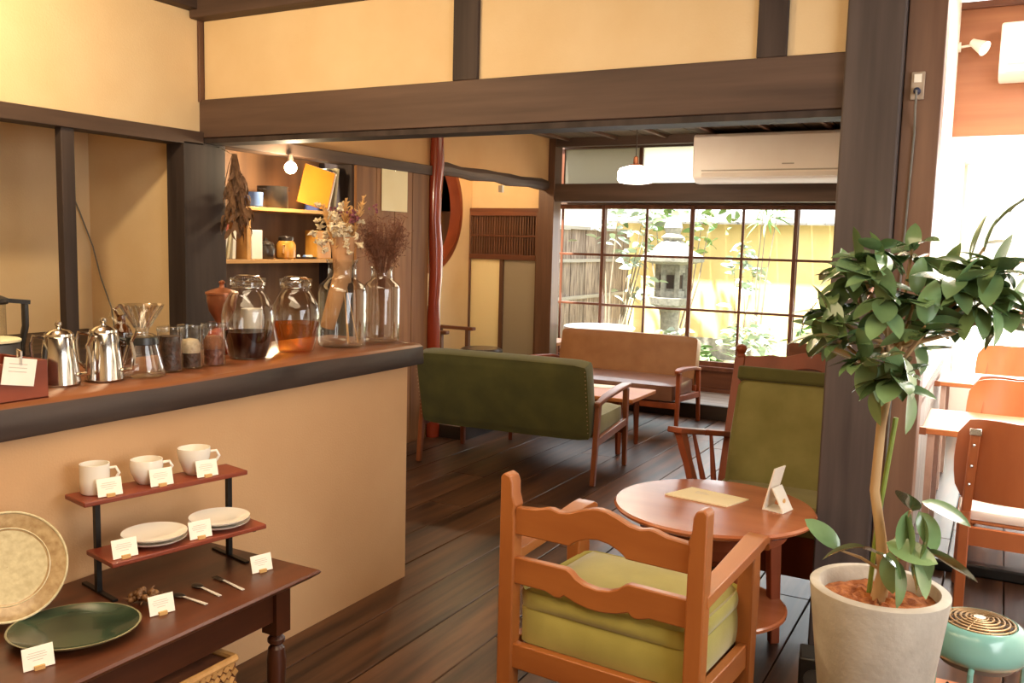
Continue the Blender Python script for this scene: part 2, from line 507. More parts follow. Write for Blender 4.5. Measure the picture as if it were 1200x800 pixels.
    def mesh(s, name, mat, smooth=35):
        me = bpy.data.meshes.new(name)
        me.from_pydata([tuple(v) for v in s.v], [], s.f)
        me.validate()
        bm = bmesh.new()
        bm.from_mesh(me)
        bmesh.ops.recalc_face_normals(bm, faces=bm.faces)
        bm.to_mesh(me)
        bm.free()
        if smooth:
            me.shade_smooth()
            me.set_sharp_from_angle(angle=R(smooth))
        me.materials.append(mat)
        return me

    def build(s, name, mat, parent=None, loc=None, rot=None, bevel=0.0, seg=2, smooth=35):
        return obj(name, s.mesh(name, mat, smooth), parent, loc, rot, bevel, seg)


def obj(name, me, parent=None, loc=None, rot=None, bevel=0.0, seg=2):
    o = bpy.data.objects.new(name, me)
    COL.objects.link(o)
    o.parent = parent
    if loc is not None:
        o.location = loc
    if rot is not None:
        o.rotation_euler = rot
    if bevel:
        b = o.modifiers.new('bevel', 'BEVEL')
        b.width = bevel
        b.segments = seg
        b.limit_method = 'ANGLE'
        b.angle_limit = R(40)
        b.harden_normals = False
    return o


def tag(o, label, cat, group=None):
    o['label'] = label
    o['category'] = cat
    if group:
        o['group'] = group
    return o


def thing(name, label, cat, loc=(0, 0, 0), rz=0.0, group=None):
    o = bpy.data.objects.new(name, None)
    COL.objects.link(o)
    o.empty_display_size = 0.1
    o.location = loc
    o.rotation_euler = (0, 0, rz)
    return tag(o, label, cat, group)


def struct(name, mb, mat, parent=None, **kw):
    o = mb.build(name, mat, parent, **kw)
    if parent is None:
        o['kind'] = 'structure'
    return o


def stuff(o):
    o['kind'] = 'stuff'
    return o


def sroot(name):
    o = bpy.data.objects.new(name, None)
    COL.objects.link(o)
    o['kind'] = 'structure'
    return o


def dup(root, loc, rz=None, label=None, kids=None):
    kids = kids or {}
    r = root.copy()
    COL.objects.link(r)
    r.location = loc
    if rz is not None:
        r.rotation_euler = (0, 0, rz)
    if label:
        r['label'] = label
    for ch in list(root.children):
        c = ch.copy()
        COL.objects.link(c)
        c.parent = r
        for g in list(ch.children):
            d = g.copy()
            COL.objects.link(d)
            d.parent = c
    return r


def B(*a, M=None):
    return MB().box(*a, M=M)


# ------------------------------------------------------------------ room shell
BY = 3.47      # plane of the large lintel
LX = -3.81     # plane of the left wall
WY = 8.40      # window wall
# floor and boards
flo = struct('floor', B(-4.7, 2.3, -1.6, 7.68, -0.12, -0.022), dark_step)
flo2 = B(-0.4, 2.3, 7.6, 8.5, -0.12, -0.022)
pitch = 0.245
k = 0
bmeshes = {}
x = -4.55
while x < 2.2:
    ys = [-1.5]
    y = -1.5 + random.uniform(1.2, 3.4)
    while y < 7.0:
        ys.append(y)
        y += random.uniform(2.6, 3.8)
    yend = 7.67 if x + pitch < -0.40 else 8.38
    ys.append(yend)
    for a, b in zip(ys[:-1], ys[1:]):
        bw = pitch - 0.005
        m = MB().box(-bw / 2, bw / 2, -(b - a) / 2 + 0.0015, (b - a) / 2 - 0.0015, -0.022, random.uniform(-0.0012, 0.0))
        m.build('floorboard', floor_wood, flo, loc=(x + pitch / 2, (a + b) / 2, 0), bevel=0.0025, seg=1)
    x += pitch

# lintel wall between front and back room
wf = struct('wall_front', B(-3.79, -0.45, BY + 0.02, BY + 0.12, 2.19, 2.76), plaster)
struct('trim_1', B(-3.84, -0.50, BY - 0.0, BY + 0.16, 2.013, 2.212), dark_x, bevel=0.004)
struct('trim_2', B(-3.80, -0.50, BY + 0.012, BY + 0.15, 1.986, 2.013), dark_z)
struct('trim_3', B(-2.223, -2.095, BY, BY + 0.1, 2.212, 2.76), dark_z, bevel=0.003)
struct('trim_4', B(-0.875, -0.765, BY, BY + 0.1, 2.212, 2.76), dark_z, bevel=0.003)
struct('trim_5', B(-3.835, -3.795, BY - 0.01, BY + 0.1, 2.20, 2.62), brown_z, bevel=0.003)
struct('trim_6', B(-3.80, -0.36, BY - 0.07, BY + 0.03, 2.615, 2.76), dark_x, bevel=0.004)
struct('trim_7', B(LX - 0.02, LX + 0.07, -1.55, BY, 2.655, 2.76), dark_y, bevel=0.004)
# pillar and jamb
struct('trim_8', B(-0.553, -0.358, BY - 0.03, BY + 0.17, 0.0, 3.1), pillar_wood, bevel=0.008)
struct('trim_9', B(-0.356, -0.232, BY + 0.01, BY + 0.15, 0.0, 3.1), post_brown, bevel=0.004)
struct('trim_10', B(-0.24, 2.25, BY + 0.01, BY + 0.13, 2.68, 3.16), plaster_white)
# left wall
wl = struct('wall_left', B(LX - 0.10, LX, -1.55, BY, 2.03, 2.76), plaster)
struct('trim_11', B(LX - 0.10, LX + 0.03, -1.55, BY - 0.0, 1.972, 2.043), dark_y, bevel=0.003)
struct('trim_12', B(LX - 0.035, LX + 0.01, 2.655, 2.722, 0.95, 1.975), dark_z, bevel=0.003)
struct('trim_13', B(LX - 0.10, LX + 0.03, 3.335, 3.62, 0.0, 1.985), dark_z, bevel=0.003)
struct('trim_14', B(LX - 0.035, LX + 0.01, 0.73, 0.797, 0.95, 1.975), dark_z, bevel=0.003)
struct('wall_left_recess', B(-4.70, -4.60, -1.55, 3.45, 0.0, 2.08), plaster)
struct('wall_recess_end', B(-4.60, LX - 0.05, 3.38, 3.48, 0.0, 2.08), plaster)
struct('wall_recess_top', B(-4.65, LX - 0.02, -1.55, 3.45, 2.06, 2.12), plaster)
struct('wall_left_lower', B(-4.60, LX + 0.02, -1.55, 3.34, 0.0, 0.95), dark_y)
# outer walls
struct('wall_back', B(-4.7, 2.3, -1.65, -1.55, 0, 3.2), plaster)
struct('wall_right', B(2.2, 2.3, -1.6, 8.6, 0, 3.2), plaster_white)
struct('ceiling', B(-4.7, 2.3, -1.65, BY + 0.12, 2.76, 2.84), ceil_wood)

# back room, left side
wk = struct('wall_kitchen', B(-4.22, -4.10, 3.5, 5.0, 0, 2.5), alcove_wood)
for i in range(4):
    y0 = 4.78 + i * 0.215
    MB().box(-0.012, 0.012, -0.1055, 0.1055, 0, 2.0).build('wall_board', wall_board, wk, loc=(LX - 0.0, y0 + 0.1075, 0), bevel=0.002, seg=1)
struct('wall_kitchen_side', B(-4.2, LX - 0.014, 4.76, 5.64, 0, 2.0), dark_z)
struct('wall_kitchen_near', B(-4.2, LX - 0.1, 3.49, 3.60, 0, 2.0), dark_z)
struct('wall_rear_left', B(LX - 0.10, LX, 3.6, 7.72, 2.04, 2.5), plaster_clay)
struct('trim_15', B(LX - 0.12, LX + 0.03, 3.6, 5.69, 1.985, 2.055), dark_y, bevel=0.004)
m = MB()
pts = [(LX - 0.03, 5.70 + i * 0.2, 2.052 + 0.006 * math.sin(i * 1.7)) for i in range(11)]
m.tube(pts, [0.052 + 0.006 * math.sin(i * 2.3) for i in range(11)], n=10)
struct('trim_16', m, dark_y)
m = MB()
m.tube([(LX + 0.03 + 0.008 * math.sin(i * 1.3), 5.70 + 0.006 * math.cos(i * 1.9), 2.48 * i / 12) for i in range(13)], [0.052 + 0.005 * math.sin(i * 2.1) for i in range(13)], n=12)
struct('trim_17', m, red_wood)
# tokonoma-like recess
struct('wall_recess_near', B(-4.8, LX - 0.05, 5.60, 5.68, 0, 2.3), plaster)
# round-window wall: an annulus in the plane x = -4.7
m = MB()
cy, cz, rr = 6.955, 1.80, 0.575
n = 48
ring, outer = [], []
y0, y1, z0, z1 = 5.66, 7.76, 0.0, 2.45
for i in range(n):
    t = 2 * PI * i / n
    c, s_ = math.cos(t), math.sin(t)
    ring.append((cy + rr * c, cz + rr * s_))
    kx = min((y1 - cy) / c if c > 1e-6 else 1e9, (y0 - cy) / c if c < -1e-6 else 1e9, (z1 - cz) / s_ if s_ > 1e-6 else 1e9, (z0 - cz) / s_ if s_ < -1e-6 else 1e9)
    outer.append((cy + kx * c, cz + kx * s_))
vs, fs = [], []
for X in (-4.70, -4.78):
    vs += [(X, a, b) for a, b in ring] + [(X, a, b) for a, b in outer]
for i in range(n):
    j = (i + 1) % n
    fs += [(i, j, n + j, n + i), (2 * n + i, 2 * n + n + i, 2 * n + n + j, 2 * n + j), (i, 2 * n + i, 2 * n + j, j)]
m.add(vs, fs)
wrr = struct('wall_round_window', m, plaster, smooth=0)
m = MB()
vs, fs = [], []
prof = [(0.575, -4.685), (0.60, -4.69), (0.60, -4.70), (0.575, -4.80), (0.545, -4.80), (0.545, -4.685)]
for i in range(n):
    t = 2 * PI * i / n
    for r_, X in prof:
        vs.append((X, cy + r_ * math.cos(t), cz + r_ * math.sin(t)))
kp = len(prof)
for i in range(n):
    for q in range(kp):
        fs.append((i * kp + q, i * kp + (q + 1) % kp, ((i + 1) % n) * kp + (q + 1) % kp, ((i + 1) % n) * kp + q))
m.add(vs, fs)
win5 = struct('window_5', m, dk_chair_wood)
fr = MB()
for a, b, c, d in ((7.40, 7.43, 1.50, 2.12), (7.66, 7.69, 1.50, 2.12), (7.40, 7.69, 2.09, 2.12), (7.40, 7.69, 1.50, 1.53), (7.40, 7.69, 1.72, 1.74)):
    fr.box(-5.06, -5.03, a, b, c, d)
fr.build('inner_frame', pine, win5)
struct('wall_round_window_back', B(-5.2, -5.06, 5.6, 7.9, 0.0, 2.6), wall_board)
struct('ceiling_recess', B(-5.1, LX - 0.08, 5.6, 7.8, 2.40, 2.46), ceil_wood)
struct('wall_recess_rear', B(-5.1, -3.80, 7.74, 7.84, 1.80, 2.45), plaster)
struct('wall_recess_rear_side', B(-4.79, -4.74, 7.74, 7.84, 0, 2.45), plaster)
struct('wall_round_window_end', B(-5.2, -4.79, 7.74, 7.84, 0, 2.6), wall_board)
struct('trim_18', B(-4.73, -3.80, 7.70, 7.76, 1.80, 1.835), brown_x, bevel=0.003)
# sliding door with a lattice transom
door = sroot('door_1')
MB().box(-4.745, -4.685, 7.70, 7.76, 0.1, 1.80).build('stile', brown_z, door, bevel=0.003)
MB().box(-3.955, -3.90, 7.70, 7.76, 0.1, 1.80).build('stile', brown_z, door, bevel=0.003)
MB().box(-4.345, -4.305, 7.695, 7.75, 0.1, 1.335).build('stile', brown_z, door, bevel=0.003)
MB().box(-4.69, -3.95, 7.695, 7.755, 1.335, 1.385).build('rail', brown_x, door, bevel=0.003)
MB().box(-4.69, -3.95, 7.70, 7.755, 1.76, 1.80).build('rail', brown_x, door, bevel=0.003)
MB().box(-4.69, -3.95, 7.70, 7.755, 0.10, 0.20).build('rail', brown_x, door, bevel=0.003)
sl = MB().box(-0.006, 0.006, -0.008, 0.008, 1.385, 1.76).mesh('lattice_slat', brown_z, 0)
for i in range(26):
    obj('lattice_slat', sl, door, loc=(-4.675 + i * 0.0285, 7.725, 0))
MB().box(-4.69, -3.95, 7.735, 7.745, 1.385, 1.76).build('lattice_backing', brown_x, door)
MB().box(-4.69, -3.95, 7.712, 7.722, 1.56, 1.575).build('lattice_rail', brown_x, door)
MB().box(-4.685, -4.345, 7.722, 7.728, 0.2, 1.335).build('pane', door_frost, door)
MB().box(-4.305, -3.955, 7.722, 7.728, 0.2, 1.335).build('pane', door_frost_grey, door)
struct('trim_19', B(-3.905, -3.745, 7.64, 7.80, 0.0, 2.5), brown_z, bevel=0.004)
struct('trim_20', B(-4.75, -3.50, 5.72, 7.66, -0.02, 0.10), dark_step, bevel=0.004)
struct('trim_21', B(LX - 0.06, LX - 0.02, 6.80, 6.83, 1.93, 1.99), cream_white)
# back room ceiling with battens
ceil2 = struct('ceiling_back_room', B(-4.0, -0.35, BY + 0.12, 8.6, 2.50, 2.56), ceil_wood)
for i in range(14):
    MB().box(-0.112, 0.112, -2.5, 2.5, 0, 0.012).build('ceiling_board', ceil_wood, ceil2, loc=(-3.69 + i * 0.235, 6.08, 2.474), bevel=0.002, seg=1)
for i in range(7):
    MB().box(-0.016, 0.016, -2.06, 2.06, 0, 0.028).build('ceiling_batten', brown_z, ceil2, loc=(-3.62 + i * 0.47, 5.66, 2.447), bevel=0.003, seg=1)
struct('trim_22', B(-3.78, -0.45, 7.66, 7.78, 1.895, 2.06), dark_x, bevel=0.004)
struct('trim_23', B(-3.78, -0.45, 7.66, 7.74, 2.40, 2.50), dark_x, bevel=0.004)
struct('wall_header', B(-2.20, -0.45, 7.56, 7.66, 2.04, 2.46), dark_x)
struct('wall_rear_right', B(-0.46, -0.352, BY + 0.15, 8.5, 0, 3.16), plaster_white)

# engawa (raised window floor)
eng = struct('floor_veranda', B(-4.9, -0.46, 7.69, 8.42, -0.02, 0.108), dark_step)
for i in range(5):
    MB().box(-2.2, 2.2, -0.069, 0.069, 0, 0.022).build('veranda_board', engawa_wood, eng, loc=(-2.68, 7.75 + i * 0.1425, 0.108), bevel=0.002, seg=1)
struct('trim_24', B(-3.78, -0.46, 7.665, 7.70, -0.01, 0.128), dark_step, bevel=0.004)
# wall below the windows with board panels
wb = struct('wall_window_lower', B(-5.0, -0.4, WY + 0.01, WY + 0.08, 0.0, 0.35), brown_x)
MB().box(-4.9, -0.45, WY - 0.045, WY + 0.07, 0.335, 0.376).build('sill', sash_wood, wb, bevel=0.004)
MB().box(-4.9, -0.45, WY - 0.03, WY + 0.02, 0.128, 0.165).build('base_rail', brown_x, wb, bevel=0.003)
for i in range(9):
    MB().box(-0.22, 0.22, -0.008, 0.008, 0.165, 0.335).build('board_panel', brown_x, wb, loc=(-4.66 + i * 0.475, WY + 0.002, 0), bevel=0.004)
struct('trim_25', B(-5.0, -0.45, WY - 0.05, WY + 0.07, 1.90, 2.085), dark_x, bevel=0.004)
struct('trim_26', B(-5.0, -0.45, WY - 0.03, WY + 0.07, 2.455, 2.52), dark_x)
struct('wall_window_left', B(-5.3, -4.52, WY - 0.02, WY + 0.08, 0, 2.6), plaster)
struct('wall_veranda_left', B(-5.0, -4.9, 7.8, 8.45, 0, 2.6), plaster)


def sash(name, x0, x1, yy):
    w = sroot(name)
    w.location = (0, yy, 0)
    st = 0.034
    zb, zt = 0.376, 1.90
    for a, b in ((x0, x0 + st), (x1 - st, x1)):
        MB().box(a, b, -0.016, 0.016, zb, zt).build('stile', sash_wood, w, bevel=0.003, seg=1)
    for a, b in ((zb, zb + 0.045), (zt - 0.04, zt)):
        MB().box(x0 + st, x1 - st, -0.015, 0.015, a, b).build('rail', sash_wood, w, bevel=0.002, seg=1)
    xm = (x0 + x1) / 2
    zs = [zb + 0.045, 0.905, 1.405, zt - 0.04]
    MB().box(xm - 0.011, xm + 0.011, -0.012, 0.012, zs[0], zs[3]).build('muntin', sash_wood, w, bevel=0.002, seg=1)
    for z in zs[1:3]:
        MB().box(x0 + st, x1 - st, -0.0115, 0.0115, z - 0.0115, z + 0.0115).build('muntin', sash_wood, w, bevel=0.002, seg=1)
    for a, b in ((x0 + st, xm - 0.011), (xm + 0.011, x1 - st)):
        for c, d in zip(zs[:-1], zs[1:]):
            MB().box(a, b, -0.0015, 0.0015, c, d).build('pane', pane_glass, w)


sash('window_1', -4.50, -3.53, WY + 0.018)
sash('window_2', -3.565, -2.615, WY - 0.016)
sash('window_3', -2.665, -1.65, WY + 0.018)
sash('window_4', -1.69, -0.66, WY - 0.016)
struct('trim_27', B(-0.68, -0.44, WY - 0.04, WY + 0.06, 0.3, 1.95), sash_wood)
ran = sroot('window_6')
xs = [-4.85, -4.02, -3.18, -2.35, -1.52, -0.46]
for i in range(5):
    MB().box(xs[i] + 0.015, xs[i + 1] - 0.015, WY + 0.01, WY + 0.016, 2.085, 2.455).build('pane', pane_frost_dimmed if i < 2 else pane_frost, ran)
for xx in xs:
    MB().box(xx - 0.018, xx + 0.018, WY - 0.015, WY + 0.04, 2.085, 2.455).build('mullion', sash_wood, ran, bevel=0.002, seg=1)

# right-hand room
struct('ceiling_side_room', B(-0.46, 2.3, BY + 0.12, 6.36, 3.10, 3.18), plaster_white)
struct('ceiling_side_room_far', B(-0.40, 2.3, 6.36, 8.5, 2.24, 2.32), plaster_white)
struct('wall_side_room_panel', B(-0.352, 2.25, 6.30, 6.36, 2.225, 3.02), panel_wood)
struct('trim_28', B(-0.352, 2.25, 6.27, 6.32, 2.985, 3.025), brown_x)
struct('wall_side_room_left_edge', B(-0.352, -0.345, 3.62, 8.4, 0.70, 3.1), plaster_white)
wsc = struct('wall_side_room_wainscot', B(-0.352, -0.343, 3.62, 8.4, 0, 0.70), brown_z)
for i in range(38):
    MB().box(0, 0.010, -0.058, 0.058, 0.0, 0.72).build('wainscot_board', wainscot_grey, wsc, loc=(-0.343, 3.72 + i * 0.122, 0), bevel=0.002, seg=1)
MB().box(0, 0.022, -2.38, 2.38, 0.72, 0.745).build('cap_rail', brown_z, wsc, loc=(-0.345, 6.0, 0))
w7 = sroot('window_7')
xs = [-0.34, 0.32, 0.98, 1.64, 2.2]
for i in range(4):
    for z0, z1 in ((0.50, 1.34), (1.36, 2.22)):
        MB().box(xs[i] + 0.012, xs[i + 1] - 0.012, 8.45, 8.456, z0, z1).build('pane', pane_frost, w7)
for xx in xs:
    MB().box(xx - 0.015, xx + 0.015, 8.43, 8.47, 0.48, 2.24).build('mullion', cream_white, w7)
MB().box(-0.34, 2.2, 8.43, 8.47, 1.335, 1.365).build('mullion', cream_white, w7)
struct('wall_side_room_end', B(-0.4, 2.25, 8.42, 8.5, 0, 0.49), plaster_white)
struct('trim_29', B(-0.22, 2.2, 4.62, 4.70, 0.0, 0.055), black_plastic, bevel=0.01)

# ------------------------------------------------------------------ garden
struct('ground', B(-14, 8, 8.5, 26, -0.25, -0.12), ground_m)
fen = thing('garden_fence', 'weathered cedar bark fence with pale battens along the garden left side', 'fence', (-5.0, 8.7, -0.12))
pl = MB().box(-0.012, 0.012, -0.112, 0.112, 0, 1.82).mesh('fence_plank', fence_bark, 0)
for i in range(18):
    obj('fence_plank', pl, fen, loc=(random.uniform(-0.008, 0.008), 0.1 + i * 0.228, random.uniform(-0.01, 0.01)))
for z in (0.35, 0.92, 1.41):
    MB().box(0.02, 0.045, 0, 4.1, z - 0.022, z + 0.022).build('batten', batten_grey, fen)
MB().box(-0.06, 0.07, 0, 4.1, 1.82, 1.86).build('cap_board', batten_grey, fen)
gw = thing('garden_wall', 'ochre plastered garden wall under grey roof tiles behind the stone lantern', 'wall', (-2.0, 13.0, -0.12))
MB().box(-3.3, 6.0, 0, 0.18, 0, 2.0).build('plaster', ochre, gw)
MB().box(-3.3, 6.0, -0.03, 0.21, 0, 0.3).build('footing', stone, gw)
ct = MB()
prof = [(-0.30, -0.04), (-0.30, -0.01), (0.09, 0.17), (0.48, -0.01), (0.48, -0.04), (0.09, 0.13)]
ct.prism(prof, -0.118, 0.118, 'yz')
ctm = ct.mesh('coping_tile', tile_grey, 0)
for i in range(38):
    obj('coping_tile', ctm, gw, loc=(-3.18 + i * 0.242, 0, 2.0))
nb = thing('neighbour_house', 'pale neighbouring house seen above the bark fence', 'building', (-9.5, 15, -0.12))
MB().box(-3, 3, -4, 4, 0, 3.0).build('wall', house_white, nb)
MB().prism([(-3.4, 3.0), (3.4, 3.0), (0, 4.3)], -4.4, 4.4, 'xz').build('roof', tile_grey, nb)

ln = thing('stone_lantern', 'grey granite garden lantern with a wide roof and window opening', 'lantern', (-3.70, 11.0, -0.12), 0.25)
MB().lathe([(0.26, 0), (0.27, 0.10), (0.20, 0.2), (0.13, 0.24), (0.115, 0.5), (0.14, 0.53), (0.115, 0.56), (0.12, 0.80), (0.15, 0.83)], 12).build('pedestal', stone, ln)
MB().lathe([(0.15, 0.83), (0.25, 0.89), (0.27, 0.98), (0.22, 0.985)], 6).build('platform', stone, ln, smooth=0)
m = MB()
for a in range(6):
    t = a * PI / 3
    m.bar((0.175 * math.cos(t), 0.175 * math.sin(t), 0.98), (0.175 * math.cos(t), 0.175 * math.sin(t), 1.40), 0.055, 0.055)
m.lathe([(0.19, 0.98), (0.19, 1.07)], 6)
m.lathe([(0.19, 1.30), (0.19, 1.42)], 6)
m.lathe([(0.158, 1.07), (0.158, 1.30)], 6)
m.build('fire_box', stone, ln, smooth=0)
for a in range(6):
    t = (a + .5) * PI / 3
    MB().box(0.130, 0.141, -0.045, 0.045, 1.10, 1.27, M=Matrix.Rotation(t, 4, 'Z')).build('fire_window', dark_step, ln)
MB().lathe([(0.20, 1.40), (0.40, 1.44), (0.41, 1.50), (0.26, 1.58), (0.15, 1.68), (0.13, 1.70)], 6).build('roof', stone, ln, smooth=0)
MB().lathe([(0.10, 1.69), (0.15, 1.74), (0.09, 1.79), (0.12, 1.86), (0.10, 1.93), (0.02, 2.0)], 14).build('finial', stone, ln)


def leafmesh(name, mat, L, Wd, fold=0.25, droop=0.25, n=6):
    """leaf along +x, midrib folded, drooping tip"""
    vs, fs = [], []
    for i in range(n + 1):
        t = i / n
        w = Wd / 2 * (math.sin(PI * min(1, t ** 0.9))) ** 0.62 if 0 < t < 1 else 0.0008
        z = -droop * L * t * t
        vs += [(L * t, -w, z + fold * w), (L * t, 0, z), (L * t, w, z + fold * w)]
    for i in range(n):
        a = i * 3
        fs += [(a, a + 3, a + 4, a + 1), (a + 1, a + 4, a + 5, a + 2)]
    return MB().add(vs, fs).mesh(name, mat, 60)


LG = [leafmesh('leaf', leaf_garden, 0.17, 0.07), leafmesh('leaf', leaf_pale, 0.16, 0.07)]
LS = [leafmesh('leaf', leaf_garden, 0.45, 0.06, 0.3, 0.5)]


def put_leaf(me, parent, p, d, roll=0.0, sc=1.0, name='leaf'):
    d = Vector(d).normalized()
    y = Vector((0, 0, 1)).cross(d)
    if y.length < 1e-3:
        y = Vector((0, 1, 0))
    y.normalize()
    z = d.cross(y)
    Mx = Matrix((d, y, z)).transposed()
    Mx = Matrix.Rotation(roll, 3, d) @ Mx
    o = bpy.data.objects.new(name, me)
    COL.objects.link(o)
    o.parent = parent
    o.location = p
    o.rotation_euler = Mx.to_euler()
    o.scale = (sc, sc, sc)
    return o


def garden_tree(label, loc, tips, nleaf, me, base=(0, 0, 0), cat='tree', name='garden_tree', r0=0.025, spread=0.2, sc=1.0):
    t = thing(name, label, cat, loc)
    m = MB()
    for tip in tips:
        tip = Vector(tip)
        mid = Vector(base) * 0.4 + tip * 0.6 + Vector((random.uniform(-.06, .06), random.uniform(-.06, .06), -0.08))
        q1 = Vector(base) * 0.75 + mid * 0.25 + Vector((random.uniform(-.03, .03), 0, 0))
        m.tube([base, q1, mid, tip], [r0, r0 * 0.8, r0 * 0.5, r0 * 0.2], n=6)
    m.build('trunk', trunk_grey, t)
    for i in range(nleaf):
        tip = Vector(random.choice(tips))
        p = tip + Vector((random.gauss(0, spread * .6), random.gauss(0, spread * .6), random.gauss(0, spread * .6)))
        a = random.uniform(0, 2 * PI)
        put_leaf(me, t, p, (math.cos(a), math.sin(a), random.uniform(-.4, .5)), random.uniform(-1, 1), sc * random.uniform(.7, 1.15))
    return t


garden_tree('slim multi-stemmed tree with pale leaves in front of the bark fence', (-4.02, 9.8, -0.12),
            [(0.05, 0, 1.98), (0.30, 0.1, 1.85), (0.45, 0, 2.05), (0.22, 0.0, 1.50), (0.28, 0.1, 1.12), (-0.15, 0.1, 1.75), (0.38, 0.05, 1.62)], 130, LG[1], spread=0.2)
garden_tree('leafy green tree spreading behind the stone lantern top', (-4.05, 12.15, -0.12),
            [(-0.5, 0, 2.3), (0, 0, 2.5), (0.35, 0, 2.35), (0.5, 0, 2.1), (-0.3, 0, 2.0), (0.3, 0.2, 1.9)], 150, LG[0], spread=0.34, sc=1.15)
garden_tree('thin young tree with a tuft of leaves against the ochre wall', (-2.72, 11.5, -0.12),
            [(0.06, 0, 2.0), (0.2, 0, 2.15), (0.02, 0, 2.2)], 26, LS[0], spread=0.08, r0=0.02, sc=0.6)
for i, (lab, x, y, h, nl, sp, mi) in enumerate([
        ('low bushy shrub with pale leaves at the foot of the stone lantern', -3.45, 10.35, 0.42, 90, 0.17, 1),
        ('small shrub of green leaves beside the window centre post', -3.05, 9.75, 0.42, 90, 0.16, 0),
        ('loose pale shrub filling the garden below the ochre wall', -2.62, 10.75, 0.55, 100, 0.19, 1),
        ('tall airy shrub with white-green leaves left of the ochre wall', -2.98, 11.75, 1.40, 80, 0.12, 1),
        ('dense green shrub behind the far right window sash', -1.75, 10.55, 0.6, 90, 0.2, 0)]):
    garden_tree(lab, (x, y, -0.12), [(-sp, 0, h), (0, 0, h * 1.15), (sp, 0.1, h * 0.95), (sp * .4, -sp, h * .8)], nl, LG[mi], cat='shrub', name='garden_shrub', r0=0.014, spread=sp * 0.75)
sw = thing('strap_leaf_plant', 'strap-leaved green plant low in the garden outside the window', 'plant', (-2.15, 9.7, -0.05))
for i in range(22):
    a = i * 2.4
    put_leaf(LS[0], sw, (0.03 * math.cos(a), 0.03 * math.sin(a), 0.15), (math.cos(a) * .6, math.sin(a) * .6, random.uniform(.6, 1.4)), 0, random.uniform(.8, 1.25))
m = MB().tube([(0, 0, 0), (0, 0, 0.25)], 0.03)
m.build('stem', trunk_grey, sw)
bs = thing('bamboo_stub', 'orange bamboo stubs standing in the garden beside the lantern', 'bamboo', (-3.45, 9.9, -0.12))
for i in range(3):
    MB().tube([(0.04 * i, 0.03 * (i % 2), 0), (0.05 * i - 0.02, 0.0, 0.55 + 0.1 * (i % 2))], 0.018).build('stalk', pine, bs)

# ------------------------------------------------------------------ counter
ctr = thing('counter', 'tan plastered cafe counter under a thick dark live-edge wood slab', 'counter', (-2.26, 0, 0))
MB().box(-0.12, 0.0, -1.5, 3.205, 0.0, 0.955).build('front_wall', plaster_tan, ctr)
m = MB()
ny = 40
vs, fs = [], []
for i in range(ny + 1):
    y = -1.5 + 4.785 * i / ny
    wob = 0.010 * math.sin(i * 0.9) + 0.006 * math.sin(i * 2.3)
    zt = 1.050 + 0.003 * math.sin(i * 0.6)
    vs += [(0.030 + wob * .2, y, 0.957), (0.036 + wob * .3, y, 0.966), (0.033 + wob * .5, y, zt - 0.012), (0.020 + wob, y, zt), (-0.50, y, 1.05), (-0.52, y, 0.96)]
kp = 6
for i in range(ny):
    for q in range(kp):
        fs.append((i * kp + q, (i + 1) * kp + q, (i + 1) * kp + (q + 1) % kp, i * kp + (q + 1) % kp))
fs += [tuple(range(kp)), tuple(ny * kp + q for q in range(kp))[::-1]]
m.add(vs, fs)
sl_ = m.build('worktop', slab_edge, ctr, smooth=50)
sl_.data.materials.append(slab_wood)
for p in sl_.data.polygons:
    if p.index < ny * 6 and p.index % 6 in (2, 3):
        p.material_index = 1
MB().box(-0.50, -0.46, 3.12, 3.2, 0, 0.955).build('rear_post', dark_z, ctr)

# ------------------------------------------------------------------ display table with its goods
TZ = 0.515
dt = thing('display_table', 'dark mahogany side table with turned legs against the counter wall', 'table', (-1.99, 1.45, 0))
m = MB()
prof = [(0.0, 0.0), (0.0, 0.008), (-0.008, 0.016), (-0.02, 0.022), (-0.026, 0.03)]
hx, hy = 0.265, 0.565
vs, fs = [], []
tp = [(0.235, 0.535, TZ - 0.030), (0.245, 0.545, TZ - 0.024), (0.262, 0.562, TZ - 0.012), (0.265, 0.565, TZ - 0.006), (0.260, 0.560, TZ)]
for a, b, z in tp:
    vs += [(-0.262, -b, z), (a, -b, z), (a, b, z), (-0.262, b, z)]
for j in range(len(tp) - 1):
    for q in range(4):
        fs.append((j * 4 + q, j * 4 + (q + 1) % 4, j * 4 + 4 + (q + 1) % 4, j * 4 + 4 + q))
fs += [(3, 2, 1, 0), tuple(len(tp) * 4 - 4 + q for q in range(4))]
m.add(vs, fs)
m.build('table_top', mahog, dt, smooth=30)
for a in (MB().box(0.165, 0.185, -0.45, 0.45, 0.375, TZ - 0.03), MB().box(-0.235, -0.215, -0.45, 0.45, 0.375, TZ - 0.03),
          MB().box(-0.2, 0.15, 0.455, 0.475, 0.375, TZ - 0.03), MB().box(-0.2, 0.15, -0.475, -0.455, 0.375, TZ - 0.03)):
    a.build('apron', mahog, dt, bevel=0.002)
lp = [(0.020, 0), (0.024, 0.03), (0.018, 0.05), (0.022, 0.09), (0.027, 0.18), (0.029, 0.25), (0.024, 0.285), (0.016, 0.295), (0.026, 0.305), (0.026, 0.315), (0.017, 0.325), (0.028, 0.335)]
legm = MB().lathe(lp, 16)
legm.box(-0.029, 0.029, -0.029, 0.029, 0.335, TZ - 0.03)
legm = legm.mesh('leg', mahog_z, 30)
for sx, sy in ((0.17, 0.475), (0.17, -0.475), (-0.225, 0.475), (-0.225, -0.475)):
    obj('leg', legm, dt, loc=(sx, sy, 0))

